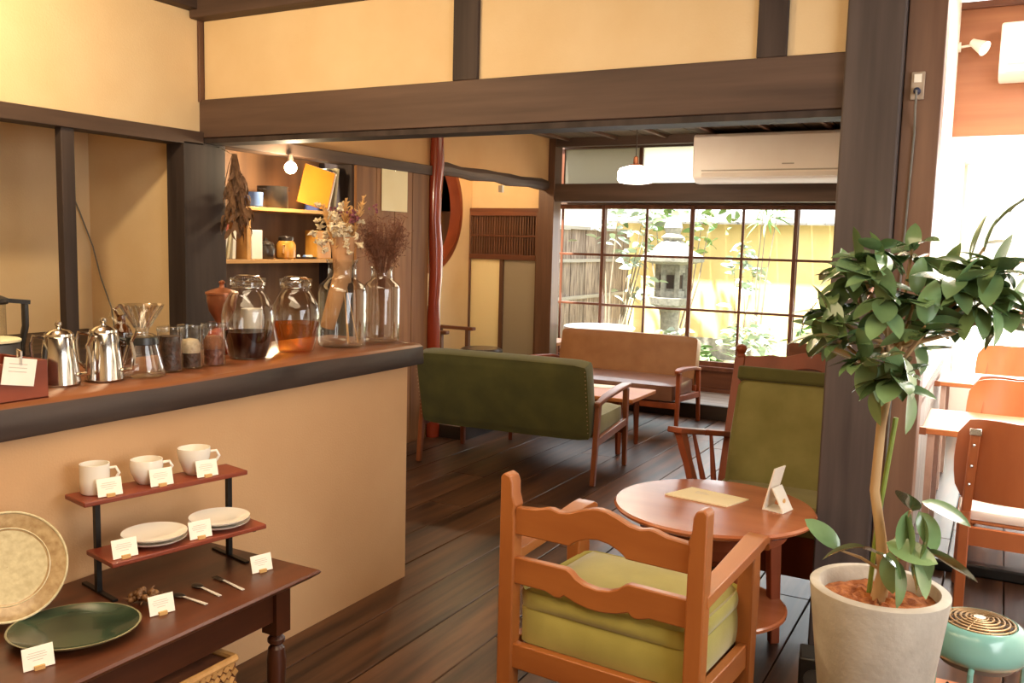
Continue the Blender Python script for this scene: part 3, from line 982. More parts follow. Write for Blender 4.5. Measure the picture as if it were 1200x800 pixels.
# two-tier stand, local x along its length, -y to the room
SR = R(78.2)
st = thing('display_stand', 'two-tier display stand with reddish wood shelves and black metal feet', 'stand', (-2.085, 1.757, TZ), SR)
for z, y0, y1, hx in ((0.268, -0.035, 0.085, 0.25), (0.128, -0.155, -0.004, 0.235)):
    MB().box(-hx, hx, y0, y1, z - 0.014, z).build('shelf', shelf_red, st, bevel=0.003)
for sx in (-0.203, 0.203):
    MB().box(sx - 0.007, sx + 0.007, -0.010, 0.006, 0.006, 0.254).build('upright', black_metal, st)
    MB().box(sx - 0.007, sx + 0.007, -0.10, 0.085, 0.0, 0.006).build('foot', black_metal, st)
    MB().box(sx - 0.005, sx + 0.005, -0.14, 0.0, 0.108, 0.113).build('shelf_bracket', black_metal, st)


def stp(x, y, z):
    c, s_ = math.cos(SR), math.sin(SR)
    return (-2.085 + c * x - s_ * y, 1.757 + s_ * x + c * y, TZ + z)


def cup(label, loc, rz, prof, hdir=1):
    t = thing('coffee_cup', label, 'cup', loc, rz, 'white cups on the display stand')
    MB().lathe(prof, 28, cap1=False).build('body', white_china, t, smooth=50)
    h = prof_h = max(z for r, z in prof)
    rm = max(r for r, z in prof)
    pts = [(rm - 0.004, 0, h * .83), (rm + 0.016, 0, h * .86), (rm + 0.024, 0, h * .66), (rm + 0.014, 0, h * .44), (rm - 0.007, 0, h * .36)]
    MB().tube(pts, 0.0042, n=8).build('handle', white_china, t)
    return t


def bowlprof(o, th=0.003):
    return o + [(r - th, z) for r, z in o[::-1][:-1]] + [(0.001, o[0][1] + 0.006)]


cup('straight-sided white mug on the left end of the stand top shelf', stp(-0.185, 0.043, 0.2681), R(42), bowlprof([(0.034, 0), (0.038, 0.004), (0.039, 0.04), (0.039, 0.083)]))
cup('round-bellied wide white teacup in the middle of the stand top shelf', stp(-0.035, 0.043, 0.2681), R(48), bowlprof([(0.024, 0), (0.034, 0.012), (0.044, 0.035), (0.046, 0.055), (0.044, 0.070)]))
cup('tapered white cup on the right end of the stand top shelf', stp(0.115, 0.043, 0.2681), R(45), bowlprof([(0.022, 0), (0.032, 0.012), (0.044, 0.045), (0.048, 0.066), (0.0475, 0.080)]))
pp = [(0.045, 0.0), (0.050, 0.003), (0.075, 0.010), (0.087, 0.017), (0.0875, 0.019), (0.074, 0.0135), (0.05, 0.0065), (0.001, 0.006)]
plm = MB().lathe(pp, 36, cap1=False).mesh('white_plate', white_china, 50)
for lx, what in ((-0.075, 'left'), (0.128, 'right')):
    for kz, which in ((0, 'lower'), (1, 'upper')):
        o = obj('white_plate', plm, loc=stp(lx, -0.072, 0.1281 + kz * 0.0118))
        tag(o, f'{which} white saucer of the {what} pair on the stand lower shelf', 'plate', 'white saucers on the display stand')

cardm = MB().add([(-0.033, 0, 0.002), (0.033, 0, 0.002), (0.033, 0.014, 0.049), (-0.033, 0.014, 0.049), (-0.033, 0.0015, 0.002), (0.033, 0.0015, 0.002), (0.033, 0.0155, 0.049), (-0.033, 0.0155, 0.049)],
                 [(0, 1, 2, 3), (7, 6, 5, 4), (0, 4, 5, 1), (1, 5, 6, 2), (2, 6, 7, 3), (3, 7, 4, 0)]).mesh('card', card_white, 0)
clipm = MB().box(-0.011, 0.011, -0.005, 0.009, 0.0, 0.009).mesh('clip', tan_clip, 0)
lin = MB()
for z, w in ((0.036, 0.02), (0.031, 0.024), (0.026, 0.022), (0.020, 0.012)):
    y = 0.014 * (z - 0.002) / 0.047 - 0.0004
    lin.box(-w, w * 0.8, y - 0.0002, y, z, z + 0.0013)
linm = lin.mesh('printed_lines', print_grey, 0)


def card(label, loc, rz):
    t = thing('price_card', label, 'card', loc, rz, 'white price cards')
    obj('card', cardm, t)
    obj('clip', clipm, t)
    obj('printed_lines', linm, t)


FC = R(73)
card('white price card in front of the straight white mug', stp(-0.172, -0.022, 0.2681), FC)
card('white price card in front of the round-bellied teacup', stp(-0.022, -0.022, 0.2681), FC)
card('white price card in front of the tapered white cup', stp(0.122, -0.022, 0.2681), FC)
card('white price card at the left end of the stand lower shelf', stp(-0.190, -0.138, 0.1281), FC)
card('white price card between the two saucer pairs on the lower shelf', stp(0.030, -0.138, 0.1281), FC)
card('white price card alone at the right end of the mahogany table', (-1.856, 1.908, TZ), FC)
card('white price card beside the dried seed pods and spoons', (-1.857, 1.548, TZ), FC)
card('white price card in front of the green plate', (-1.848, 1.200, TZ), FC)

# plates
bp = [(0.05, 0.0), (0.055, 0.004), (0.10, 0.010), (0.135, 0.022), (0.1365, 0.025), (0.132, 0.0255), (0.098, 0.015), (0.09, 0.0125)]
sp_n = Vector((0.83, -0.42, 0.37)).normalized()
q = Vector((0, 0, 1)).rotation_difference(sp_n)
spl = thing('speckled_plate', 'large round speckled cream and brown plate propped upright on the table', 'plate', (-2.145, 1.315, TZ + 0.142))
spl.rotation_mode = 'QUATERNION'
spl.rotation_quaternion = q
MB().lathe(bp, 48, cap1=False).build('rim', speckle, spl, smooth=50)
MB().tube([(0.1345 * math.cos(a * PI / 32), 0.1345 * math.sin(a * PI / 32), 0.0255) for a in range(65)], 0.0032, 8).build('edge_band', speckle_in, spl)
MB().tube([(0.096 * math.cos(a * PI / 32), 0.096 * math.sin(a * PI / 32), 0.0145) for a in range(65)], 0.0018, 6).build('inner_ridge', speckle_in, spl)
MB().lathe([(0.0905, 0.0127), (0.07, 0.0095), (0.001, 0.0085)], 48, cap0=False, cap1=False).build('well', speckle_in, spl, smooth=50)
ps = thing('plate_stand', 'black wire plate stand holding the speckled plate', 'stand', (-2.16, 1.318, TZ), R(-27))
for sy in (-0.05, 0.05):
    MB().tube([(-0.045, sy, 0.0035), (0.058, sy, 0.0035), (0.061, sy, 0.016)], 0.003, 6).build('foot', black_metal, ps)
    MB().tube([(-0.045, sy, 0.0035), (-0.072, sy * .7, 0.10)], 0.003, 6).build('back_wire', black_metal, ps)
MB().tube([(-0.045, -0.05, 0.0035), (-0.045, 0.05, 0.0035)], 0.003, 6).build('cross_wire', black_metal, ps)
gp = thing('green_plate', 'dark green glazed oval plate lying flat on the mahogany table', 'plate', (-1.936, 1.352, TZ), R(45))
MB().lathe([(0.085, 0.0), (0.09, 0.004), (0.125, 0.012), (0.150, 0.024), (0.152, 0.027), (0.147, 0.027)], 48, cap1=False, sy=0.92).build('rim', rim_glaze, gp, smooth=50)
MB().lathe([(0.147, 0.0272), (0.124, 0.0165), (0.09, 0.0105), (0.001, 0.009)], 48, cap0=False, cap1=False, sy=0.92).build('well', green_glaze, gp, smooth=50)
# spoons
for i, (p0, p1, lab, bowl) in enumerate([((-1.935, 1.65), (-1.807, 1.649), 'silver spoon nearest the price card by the seed pods', 1), ((-1.945, 1.728), (-1.820, 1.709), 'middle silver spoon with a dark bowl on the mahogany table', 1), ((-1.935, 1.80), (-1.799, 1.773), 'silver fork farthest from the seed pods on the mahogany table', 0)]):
    a = math.atan2(p1[1] - p0[1], p1[0] - p0[0])
    t = thing('spoon' if bowl else 'fork', lab, 'spoon' if bowl else 'fork', (p0[0], p0[1], TZ), a, 'cutlery on the display table')
    L = math.hypot(p1[0] - p0[0], p1[1] - p0[1])
    MB().add([(0.04, -0.003, 0.004), (L, -0.0055, 0.002), (L, 0.0055, 0.002), (0.04, 0.003, 0.004), (0.04, -0.003, 0.006), (L, -0.0055, 0.004), (L, 0.0055, 0.004), (0.04, 0.003, 0.006)],
             [(3, 2, 1, 0), (4, 5, 6, 7), (0, 1, 5, 4), (1, 2, 6, 5), (2, 3, 7, 6), (3, 0, 4, 7)]).build('handle', chrome_pale, t)
    if bowl:
        MB().ball((0.02, 0, 0.005), 0.022, 14, 8, (1, 0.62, 0.2)).build('bowl', iron_pot, t)
    else:
        m = MB().box(0.022, 0.042, -0.008, 0.008, 0.003, 0.005)
        for y in (-0.007, -0.0023, 0.0023, 0.007):
            m.box(-0.006, 0.022, y - 0.0012, y + 0.0012, 0.003, 0.005)
        m.build('tines', iron_pot, t)
sd = thing('seed_pods', 'small bunch of dried brown seed pods on the mahogany table', 'dried plant', (-1.965, 1.575, TZ))
random.seed(3)
for i in range(22):
    a, r_ = random.uniform(0, 2 * PI), random.uniform(0.0, 0.032)
    MB().ball((r_ * math.cos(a), r_ * 1.2 * math.sin(a), 0.010 + random.uniform(0, 0.03) * (1 - r_ / 0.05)), 0.0085, 8, 6).build('pod', seed_brown, sd)
m = MB()
for i in range(6):
    a = random.uniform(0, 2 * PI)
    m.tube([(0, 0, 0.01), (0.05 * math.cos(a), 0.05 * math.sin(a), 0.012 + 0.02 * random.random())], 0.0015, 5)
m.build('stems', dry_brown, sd)

# wicker basket under the table
bk = thing('wicker_basket', 'woven cane basket standing on the floor under the mahogany table', 'basket', (-1.90, 1.475, 0))
MB().box(-0.15, 0.13, -0.24, 0.24, 0.0, 0.345).build('lining', wicker_dark, bk)
weave = MB().box(-0.0025, 0.0025, -0.008, 0.008, -0.0085, 0.0085)
wm = weave.mesh('cane_strip', wicker, 0)
for row in range(13):
    z = 0.345 - row * 0.0195 - 0.01
    for i in range(23):
        y = -0.23 + i * 0.0205 + (0.01 if row % 2 else 0)
        o = obj('cane_strip', wm, bk, loc=(0.132 + (0.003 if (i + row) % 2 else 0), y, z))
        o.rotation_euler = (R(35 if row % 2 else -35), 0, 0)
m = MB()
for row in range(17):
    z = 0.345 - row * 0.0195 - 0.01
    for i in range(14):
        x = -0.14 + i * 0.0195
        m.box(x - 0.008, x + 0.008, 0.2405, 0.2455 + 0.003 * ((i + row) % 2), z - 0.008, z + 0.008)
stuff(m.build('end_weave', wicker, bk))
m = MB()
ring = [(-0.15, -0.24), (0.13, -0.24), (0.13, 0.24), (-0.15, 0.24), (-0.15, -0.24)]
for a, b in zip(ring[:-1], ring[1:]):
    m.tube([(a[0], a[1], 0.35), (b[0], b[1], 0.35)], 0.011, 8)
m.build('rim', wicker, bk)

# ------------------------------------------------------------------ things on the counter
CZ = 1.0515


def jar(name, label, loc, prof, group, fill=None, fill_mat=None, lid=True, mat=None, cat='jar'):
    t = thing(name, label, cat, loc, 0, group)
    MB().lathe(prof, 36, cap1=False).build('glass_body', mat or jar_glass, t, smooth=60)
    if fill:
        pf = []
        for r_, z in prof:
            if z < fill:
                pf.append((max(0.002, r_ - 0.006), z + (0.005 if not pf else 0)))
        # radius at fill height
        for (ra, za), (rb, zb) in zip(prof[:-1], prof[1:]):
            if za <= fill <= zb and zb > za:
                pf.append((ra + (rb - ra) * (fill - za) / (zb - za) - 0.006, fill))
                break
        MB().lathe(pf, 36).build('contents', fill_mat, t, smooth=50)
    return t


jp = [(0.062, 0), (0.070, 0.006), (0.082, 0.05), (0.094, 0.11), (0.096, 0.16), (0.088, 0.20), (0.068, 0.235), (0.058, 0.25), (0.057, 0.268), (0.064, 0.27), (0.064, 0.282)]
for lab, loc, sc, fl, fm in (('big glass jar one third full of dark red-brown tea on the counter', (-2.44, 2.44, CZ), 1.0, 0.10, tea_dark),
                             ('big glass jar half full of amber tea on the counter', (-2.43, 2.685, CZ), 0.97, 0.118, tea_amber)):
    p = [(r_ * sc, z * sc) for r_, z in jp]
    t = jar('tea_jar', lab, loc, p, 'tea jars on the counter', fl, fm)
    MB().lathe([(0.062 * sc, 0.284 * sc), (0.066 * sc, 0.288 * sc), (0.064 * sc, 0.297 * sc), (0.03 * sc, 0.302 * sc), (0.002, 0.303 * sc)], 32).build('lid', jar_glass, t, smooth=50)
    m = MB()
    m.tube([(0.061 * sc * math.cos(a * PI / 12), 0.061 * sc * math.sin(a * PI / 12), 0.262 * sc) for a in range(25)], 0.0018, 6)
    m.tube([(0.061 * sc, 0, 0.262 * sc), (0.075 * sc, 0, 0.285 * sc), (0.055 * sc, 0, 0.304 * sc), (0, 0, 0.306 * sc), (-0.055 * sc, 0, 0.304 * sc), (-0.075 * sc, 0, 0.285 * sc), (-0.061 * sc, 0, 0.262 * sc)], 0.0018, 6)
    m.build('wire_bail', steel, t)

# big bottles with dried flowers
bp1 = [(0.085, 0), (0.098, 0.006), (0.101, 0.03), (0.101, 0.225), (0.094, 0.255), (0.068, 0.278), (0.060, 0.29), (0.058, 0.345), (0.064, 0.35), (0.066, 0.362)]
b1 = jar('glass_bottle', 'wide clear bottle holding a paper-wrapped dried bouquet beside the tea jars', (-2.42, 2.955, CZ), bp1, 'clear bottles on the counter', mat=bottle_glass, cat='bottle')
bp2 = [(0.066, 0), (0.078, 0.006), (0.080, 0.03), (0.080, 0.235), (0.074, 0.255), (0.052, 0.272), (0.046, 0.28), (0.045, 0.315), (0.052, 0.33)]
b2 = jar('glass_bottle', 'slimmer clear bottle of rusty dried grass at the counter end', (-2.40, 3.20, CZ), bp2, 'clear bottles on the counter', mat=bottle_glass, cat='bottle')
bq = thing('dried_bouquet', 'cream and wheat dried bouquet wrapped in brown paper, set in the wide bottle', 'flowers', (-2.42, 2.955, CZ))
MB().tube([(-0.052, -0.034, 0.075), (-0.028, -0.018, 0.18), (0.0, 0.0, 0.30)], [0.030, 0.034, 0.036], 16, caps=False).build('paper_tube', kraft, bq)
MB().lathe([(0.034, 0.0), (0.044, 0.12), (0.062, 0.19)], 16, M=Matrix.Translation((-0.002, 0.005, 0.265)), cap0=False, cap1=False).build('paper_collar', kraft, bq)
random.seed(11)
for i in range(46):
    c = Vector((random.gauss(0.0, 0.042), random.gauss(-0.035, 0.05), 0.475 + random.gauss(0, 0.045)))
    m = MB()
    for j in range(7):
        d = Vector((random.gauss(0, 1), random.gauss(0, 1), random.gauss(0.2, 1))).normalized()
        m.tube([d * 0.001, d * 0.010, d * random.uniform(0.016, 0.026)], [0.003, random.uniform(0.005, 0.0095), 0.002], 5)
    m.build('blossom', dry_cream, bq, loc=c)
for i in range(12):
    c = Vector((random.gauss(-0.02, 0.05), random.gauss(0.03, 0.045), 0.555 + random.gauss(0, 0.02)))
    m = MB()
    for j in range(6):
        m.ball((random.gauss(0, 0.010), random.gauss(0, 0.010), random.gauss(0, 0.008)), 0.006, 6, 5)
    m.build('purple_blossom', dry_purple, bq, loc=c)
for dx, dy, z0, z1 in ((0.0, 0.02, 0.42, 0.61), (0.015, 0.10, 0.42, 0.63), (0.0, -0.10, 0.40, 0.58), (-0.01, 0.06, 0.40, 0.58)):
    m = MB()
    for k in range(60):
        u = k / 60
        c = Vector((dx * (.4 + .8 * u), dy * (.4 + .85 * u), z0 + (z1 - z0) * u))
        d = Vector((random.gauss(0, .7), random.gauss(0, .7), 1.1)).normalized()
        w = 0.017 * math.sin(PI * min(1, u * .85 + .12)) + 0.004
        m.tube([c, c + d * w, c + d * w * 2.0], [0.0022, 0.0032, 0.0008], 4)
    m.build('wheat_ear', dry_wheat, bq)
for dx, dy in ((0.035, 0.05), (0.02, 0.015), (0.03, -0.01)):
    MB().tube([(dx * 1.3, dy, 0.012), (dx * .5, dy * .3, 0.22), (dx * .2, dy * .1, 0.30)], 0.0022, 5).build('stem', dry_wheat, bq)
dg = thing('dried_grass', 'wide cloud of fine rusty dried grass standing in the slim bottle', 'flowers', (-2.40, 3.20, CZ))
m = MB()
random.seed(5)
for i in range(150):
    a = random.uniform(0, 2 * PI)
    sp_ = random.uniform(0.04, 0.125)
    h = random.uniform(0.42, 0.56)
    e = Vector((sp_ * math.cos(a), sp_ * math.sin(a), h))
    b_ = Vector((0.02 * math.cos(a), 0.02 * math.sin(a), 0.30))
    m.tube([(0.012 * math.cos(a + 2), 0.012 * math.sin(a + 2), 0.02), b_, b_ * .55 + e * .45 + Vector((0, 0, 0.02)), e], 0.0009, 3, caps=False)
    for j in range(7):
        s0 = b_ + (e - b_) * random.uniform(.35, 1)
        d = Vector((random.gauss(0, 1), random.gauss(0, 1), random.gauss(0.4, 1))).normalized() * 0.028
        m.tube([s0, s0 + d], 0.0009, 3, caps=False)
        m.ball(s0 + d, 0.0028, 4, 3)
stuff(m.build('grass_heads', dry_rust, dg, smooth=0))

# wooden box with hanging tag, canister, kettles
wx = thing('wooden_box', 'reddish wooden box at the near left edge of the counter', 'box', (-2.345, 1.41, CZ), 0)
MB().box(-0.10, 0.10, -0.18, 0.10, 0, 0.005).build('base', box_wood, wx)
for a in ((0.09, 0.10, -0.18, 0.10), (-0.10, -0.09, -0.18, 0.10), (-0.09, 0.09, 0.09, 0.10), (-0.09, 0.09, -0.18, -0.17)):
    MB().box(*a, 0, 0.105).build('side', box_wood, wx, bevel=0.002)
tgx = thing('price_tag', 'cream price tag clipped over the edge of the reddish wooden box', 'card', (-2.243, 1.43, CZ + 0.105), R(90))
MB().box(-0.045, 0.045, -0.004, -0.002, -0.06, 0.012, M=Matrix.Rotation(R(10), 4, 'Y')).build('card', card_white, tgx)
MB().tube([(0, -0.005, -0.005), (0, -0.006, 0.03), (0, 0.006, 0.034), (0, 0.009, 0.0), (0, 0.0105, -0.02)], 0.004, 6).build('clip', steel, tgx)
m = MB()
for z in (-0.005, -0.015, -0.025):
    m.box(-0.03, 0.02, -0.0046, -0.0041, z, z + 0.002, M=Matrix.Rotation(R(10), 4, 'Y'))
m.build('printed_lines', print_grey, tgx)
cn = thing('grey_canister', 'dark grey round canister with a pale lid behind the wooden box', 'canister', (-2.535, 1.53, CZ))
MB().lathe([(0.075, 0), (0.078, 0.004), (0.078, 0.125), (0.074, 0.128)], 32).build('body', canister_grey, cn)
MB().lathe([(0.080, 0.130), (0.080, 0.136), (0.074, 0.139), (0.002, 0.140)], 32).build('lid', book_cream, cn)


def kettle(label, loc, s, rz):
    t = thing('drip_kettle', label, 'kettle', loc, rz, 'steel drip kettles')
    MB().lathe([(0.055 * s, 0), (0.058 * s, 0.004), (0.055 * s, 0.05 * s), (0.043 * s, 0.145 * s), (0.040 * s, 0.15 * s)], 32).build('body', steel, t)
    MB().lathe([(0.042 * s, 0.150 * s), (0.041 * s, 0.157 * s), (0.030 * s, 0.166 * s), (0.010 * s, 0.172 * s), (0.006 * s, 0.178 * s), (0.011 * s, 0.184 * s), (0.009 * s, 0.192 * s), (0.002, 0.195 * s)], 28).build('lid', steel, t)
    MB().tube([(0.050 * s, 0, 0.03 * s), (0.085 * s, 0, 0.035 * s), (0.090 * s, 0, 0.08 * s), (0.082 * s, 0, 0.12 * s), (0.098 * s, 0, 0.15 * s), (0.112 * s, 0, 0.148 * s)], [0.008 * s, 0.007 * s, 0.006 * s, 0.005 * s, 0.005 * s, 0.004 * s], 8).build('spout', steel, t)
    MB().tube([(-0.040 * s, 0, 0.143 * s), (-0.075 * s, 0, 0.148 * s), (-0.082 * s, 0, 0.12 * s), (-0.078 * s, 0, 0.06 * s), (-0.054 * s, 0, 0.035 * s)], 0.006 * s, 8).build('handle', steel, t)
    return t


kettle('shiny steel drip kettle next to the dark grey canister', (-2.42, 1.665, CZ), 0.96, R(35))
kettle('shiny steel drip kettle next to the glass coffee server', (-2.40, 1.800, CZ), 0.98, R(35))
fp = thing('french_press', 'glass coffee press with black frame behind the grey canister', 'coffee press', (-2.66, 1.60, CZ), R(60))
MB().lathe([(0.048, 0.01), (0.05, 0.012), (0.05, 0.23), (0.052, 0.235)], 28, cap1=False).build('beaker', jar_glass, fp)
MB().lathe([(0.056, 0.228), (0.06, 0.235), (0.056, 0.245), (0.03, 0.256), (0.028, 0.27), (0.02, 0.285), (0.002, 0.29)], 24).build('lid', black_plastic, fp)
MB().bar((0.052, 0, 0.238), (0.115, 0, 0.232), 0.022, 0.012).build('spout_bar', black_plastic, fp)
m = MB().tube([(0.10, 0, 0.232), (0.10, 0, 0.16), (0.088, 0, 0.10), (0.088, 0, 0.03), (0.055, 0, 0.015)], 0.010, 8)
m.build('handle', black_plastic, fp)
MB().lathe([(0.054, 0), (0.054, 0.014), (0.05, 0.016)], 24).build('base', black_plastic, fp)

sv = thing('coffee_server', 'conical glass coffee server with a black collar on the counter', 'server', (-2.385, 1.928, CZ), R(48))
MB().lathe([(0.066, 0), (0.070, 0.006), (0.066, 0.03), (0.044, 0.105), (0.042, 0.118)], 32, cap1=False).build('glass_body', jar_glass, sv, smooth=60)
MB().lathe([(0.047, 0.100), (0.049, 0.102), (0.046, 0.122), (0.043, 0.123)], 32).build('collar', black_plastic, sv)
MB().tube([(-0.045, 0, 0.112), (-0.085, 0, 0.125), (-0.10, 0, 0.10), (-0.098, 0, 0.05), (-0.085, 0, 0.035)], [0.006, 0.008, 0.009, 0.008, 0.005], 8).build('handle', black_plastic, sv)
dr = thing('glass_dripper', 'ribbed clear glass dripper sitting on the coffee server', 'dripper', (-2.385, 1.928, CZ + 0.1235), R(48))
m = MB()
m.lathe([(0.018, 0.012), (0.022, 0.03), (0.066, 0.10), (0.070, 0.102)], 40, cap0=False, cap1=False)
m.build('cone', dripper_glass, dr)
MB().lathe([(0.04, 0.0), (0.042, 0.004), (0.03, 0.01), (0.018, 0.013)], 28).build('flange', jar_glass, dr)
for i in range(16):
    a = 2 * PI * i / 16
    MB().bar((0.023 * math.cos(a), 0.023 * math.sin(a), 0.030), (0.064 * math.cos(a + .35), 0.064 * math.sin(a + .35), 0.096), 0.004, 0.004).build('rib', dripper_glass, dr)
MB().tube([(-0.05, 0, 0.07), (-0.085, 0, 0.09), (-0.092, 0, 0.065), (-0.07, 0, 0.045), (-0.03, 0, 0.04)], 0.004, 8).build('handle', jar_glass, dr)
ab = jar('small_bottle', 'small brown glass bottle with a loop stopper behind the dripper', (-2.64, 2.05, CZ), [(0.03, 0), (0.034, 0.004), (0.034, 0.11), (0.026, 0.13), (0.014, 0.142), (0.013, 0.17)], None, mat=brown_glass, cat='bottle')
MB().tube([(0, -0.012, 0.165), (0, -0.026, 0.19), (0, 0, 0.205), (0, 0.022, 0.19), (0, 0.012, 0.165)], 0.004, 8).build('loop', brown_glass, ab)
cpf = [(0.036, 0), (0.039, 0.003), (0.040, 0.12), (0.040, 0.135)]
for lab, loc, fl, fm in (('small glass canister full of dark coffee beans', (-2.40, 2.05, CZ), 0.115, bean_dark),
                         ('small glass canister half full of pale granules over dark beans', (-2.41, 2.142, CZ), 0.05, bean_dark),
                         ('small glass canister of reddish beans next to the dark tea jar', (-2.40, 2.236, CZ), 0.055, bean_red)):
    t = jar('bean_canister', lab, loc, cpf, 'bean canisters', fl, fm, cat='canister')
    MB().lathe([(0.041, 0.131), (0.042, 0.134), (0.041, 0.146), (0.02, 0.15), (0.002, 0.151)], 28).build('lid', jar_glass, t, smooth=40)
    if fl < 0.1:
        MB().lathe([(0.033, fl + 0.001), (0.034, fl + 0.03), (0.025, fl + 0.045), (0.002, fl + 0.05)], 24).build('granules', crumb if fm is bean_dark else dry_rust, t)
gb = thing('coffee_grinder', 'copper-brown goblet-shaped coffee grinder behind the dark tea jar', 'grinder', (-2.62, 2.485, CZ))
MB().lathe([(0.062, 0), (0.066, 0.01), (0.062, 0.055), (0.05, 0.085), (0.022, 0.10)], 28).build('base', red_wood, gb)
MB().lathe([(0.018, 0.10), (0.022, 0.115), (0.050, 0.165), (0.058, 0.215), (0.058, 0.225)], 28).build('hopper', copper, gb)
MB().lathe([(0.062, 0.226), (0.062, 0.234), (0.035, 0.245), (0.010, 0.252), (0.008, 0.262), (0.013, 0.272), (0.002, 0.28)], 28).build('lid', copper, gb)
MB().tube([(0.05, 0, 0.06), (0.085, 0, 0.075), (0.085, 0, 0.10)], 0.006, 8).build('crank', red_wood, gb)
wc = thing('white_cup', 'small white cup half hidden between the two tea jars', 'cup', (-2.60, 2.62, CZ + 0.0))
MB().lathe(bowlprof([(0.03, 0), (0.036, 0.01), (0.040, 0.10), (0.042, 0.165)]), 24, cap1=False).build('body', white_china, wc, smooth=50)

# cord in the left recess
tag(MB().tube([(-4.585, 3.18, 2.06), (-4.585, 3.22, 1.80), (-4.583, 3.30, 1.62), (-4.56, 3.365, 1.42), (-4.50, 3.368, 1.24), (-4.42, 3.37, 1.08), (-4.40, 3.37, 0.97)], 0.004, 6).build('hanging_wire', grey_plastic), 'thin grey wire hanging down the left recess wall', 'wire')

# ------------------------------------------------------------------ kitchen shelves
sh = thing('wall_shelves', 'pine wall shelves lit by a bare bulb behind the counter', 'shelf', (LX, 3.55, 0))
MB().box(-0.26, -0.01, 0.25, 1.20, 1.650, 1.672).build('shelf', pine, sh, bevel=0.002)
MB().box(-0.26, 0.01, 0.04, 1.20, 1.345, 1.368).build('shelf', pine, sh, bevel=0.002)
MB().box(-0.26, -0.01, 0.265, 0.295, 1.368, 1.650).build('divider', pine, sh, bevel=0.002)
tag(MB().lathe([(0.045, 0), (0.052, 0.006), (0.055, 0.085), (0.052, 0.085), (0.048, 0.008), (0.002, 0.008)], 24, cap1=False).build('blue_mug', blue_glaze, loc=(-3.88, 3.93, 1.672)), 'small blue and white cup at the left end of the top shelf', 'cup')
pt = thing('cooking_pot', 'dark shiny metal pot under the glowing bulb on the top shelf', 'pot', (-3.93, 4.14, 1.672))
MB().lathe([(0.085, 0), (0.092, 0.006), (0.092, 0.128), (0.095, 0.132), (0.088, 0.132), (0.086, 0.01), (0.002, 0.01)], 32, cap1=False).build('body', iron_pot, pt, smooth=50)
for s_ in (-1, 1):
    MB().tube([(0, s_ * 0.09, 0.11), (0, s_ * 0.115, 0.112), (0.03, s_ * 0.115, 0.112), (0.03, s_ * 0.085, 0.11)], 0.004, 6).build('handle', iron_pot, pt)


def book(label, loc, w, d, h, mat, lean=0.0, name='book', group=None, rz=0):
    """spine faces +x; thickness along y; leans around x"""
    t = thing(name, label, 'book', loc, rz, group)
    t.rotation_euler = (lean, 0, rz)
    MB().box(-d, 0, -w / 2, w / 2, 0, h).build('cover', mat, t, bevel=0.0015, seg=1)
    MB().box(-d + 0.003, -0.004, -w / 2 + 0.002, w / 2 - 0.002, -0.0004, h + 0.0008).build('pages', book_white, t)
    return t


fl = thing('yellow_folder', 'bright yellow folder leaning at the right end of the top shelf', 'folder', (-3.86, 4.40, 1.672), 0)
fl.rotation_euler = (R(-15), R(-6), R(-30))
MB().box(0.0, 0.012, -0.10, 0.10, 0.028, 0.275).build('cover', yellow_card, fl, bevel=0.002)
MB().box(-0.006, -0.001, -0.09, 0.115, 0.030, 0.28).build('sheet', card_white, fl)
book('navy blue book leaning behind the yellow folder', (-3.86, 4.545, 1.674), 0.02, 0.18, 0.27, navy, R(-14), group='books on the top shelf')
book('cream book leaning against the shelf end beside the navy book', (-3.85, 4.62, 1.674), 0.022, 0.18, 0.28, book_cream, R(-8), group='books on the top shelf')
book('thin red book leaning far left on the lower shelf', (-3.83, 3.625, 1.374), 0.014, 0.15, 0.20, book_red, R(-18), group='books on the lower shelf')
book('first white booklet beside the leaning red book on the lower shelf', (-3.84, 3.655, 1.373), 0.014, 0.14, 0.165, book_white, R(-15), group='books on the lower shelf')
book('cream booklet third from the left on the lower shelf', (-3.84, 3.69, 1.372), 0.018, 0.14, 0.165, book_cream, R(-9), group='books on the lower shelf')
book('thick white booklet fourth from the left on the lower shelf', (-3.84, 3.735, 1.370), 0.026, 0.14, 0.16, book_white, R(-3), group='books on the lower shelf')
tag(MB().box(-0.06, 0.06, -0.045, 0.045, 0, 0.17).build('white_box', card_white, loc=(-3.89, 3.905, 1.368), bevel=0.004), 'plain white carton right of the divider on the lower shelf', 'box')
dj = thing('dark_jar', 'small dark lidded jar beside the white carton on the lower shelf', 'jar', (-3.88, 4.03, 1.368))
MB().lathe([(0.045, 0), (0.052, 0.01), (0.054, 0.06), (0.045, 0.085)], 24).build('body', dark_glaze, dj)
MB().lathe([(0.048, 0.086), (0.04, 0.10), (0.012, 0.108), (0.010, 0.118), (0.002, 0.125)], 24).build('lid', dark_glaze, dj)
am = thing('amber_mug', 'amber glazed mug with a dark rim on the lower shelf', 'mug', (-3.87, 4.19, 1.368), R(-60))
MB().lathe([(0.05, 0), (0.058, 0.01), (0.06, 0.085), (0.045, 0.11)], 24).build('body', amber_glaze, am)
MB().lathe([(0.045, 0.111), (0.047, 0.13), (0.04, 0.138), (0.002, 0.14)], 24).build('lid', dark_glaze, am)
MB().tube([(0.056, 0, 0.085), (0.085, 0, 0.08), (0.085, 0, 0.04), (0.058, 0, 0.03)], 0.007, 8).build('handle', amber_glaze, am)
sm = thing('trinket_tray', 'small tray of pale trinkets at the right of the lower shelf', 'tray', (-3.86, 4.36, 1.368))
MB().lathe([(0.05, 0), (0.06, 0.012), (0.055, 0.012), (0.05, 0.004)], 20, sy=1.4).build('dish', dark_glaze, sm)
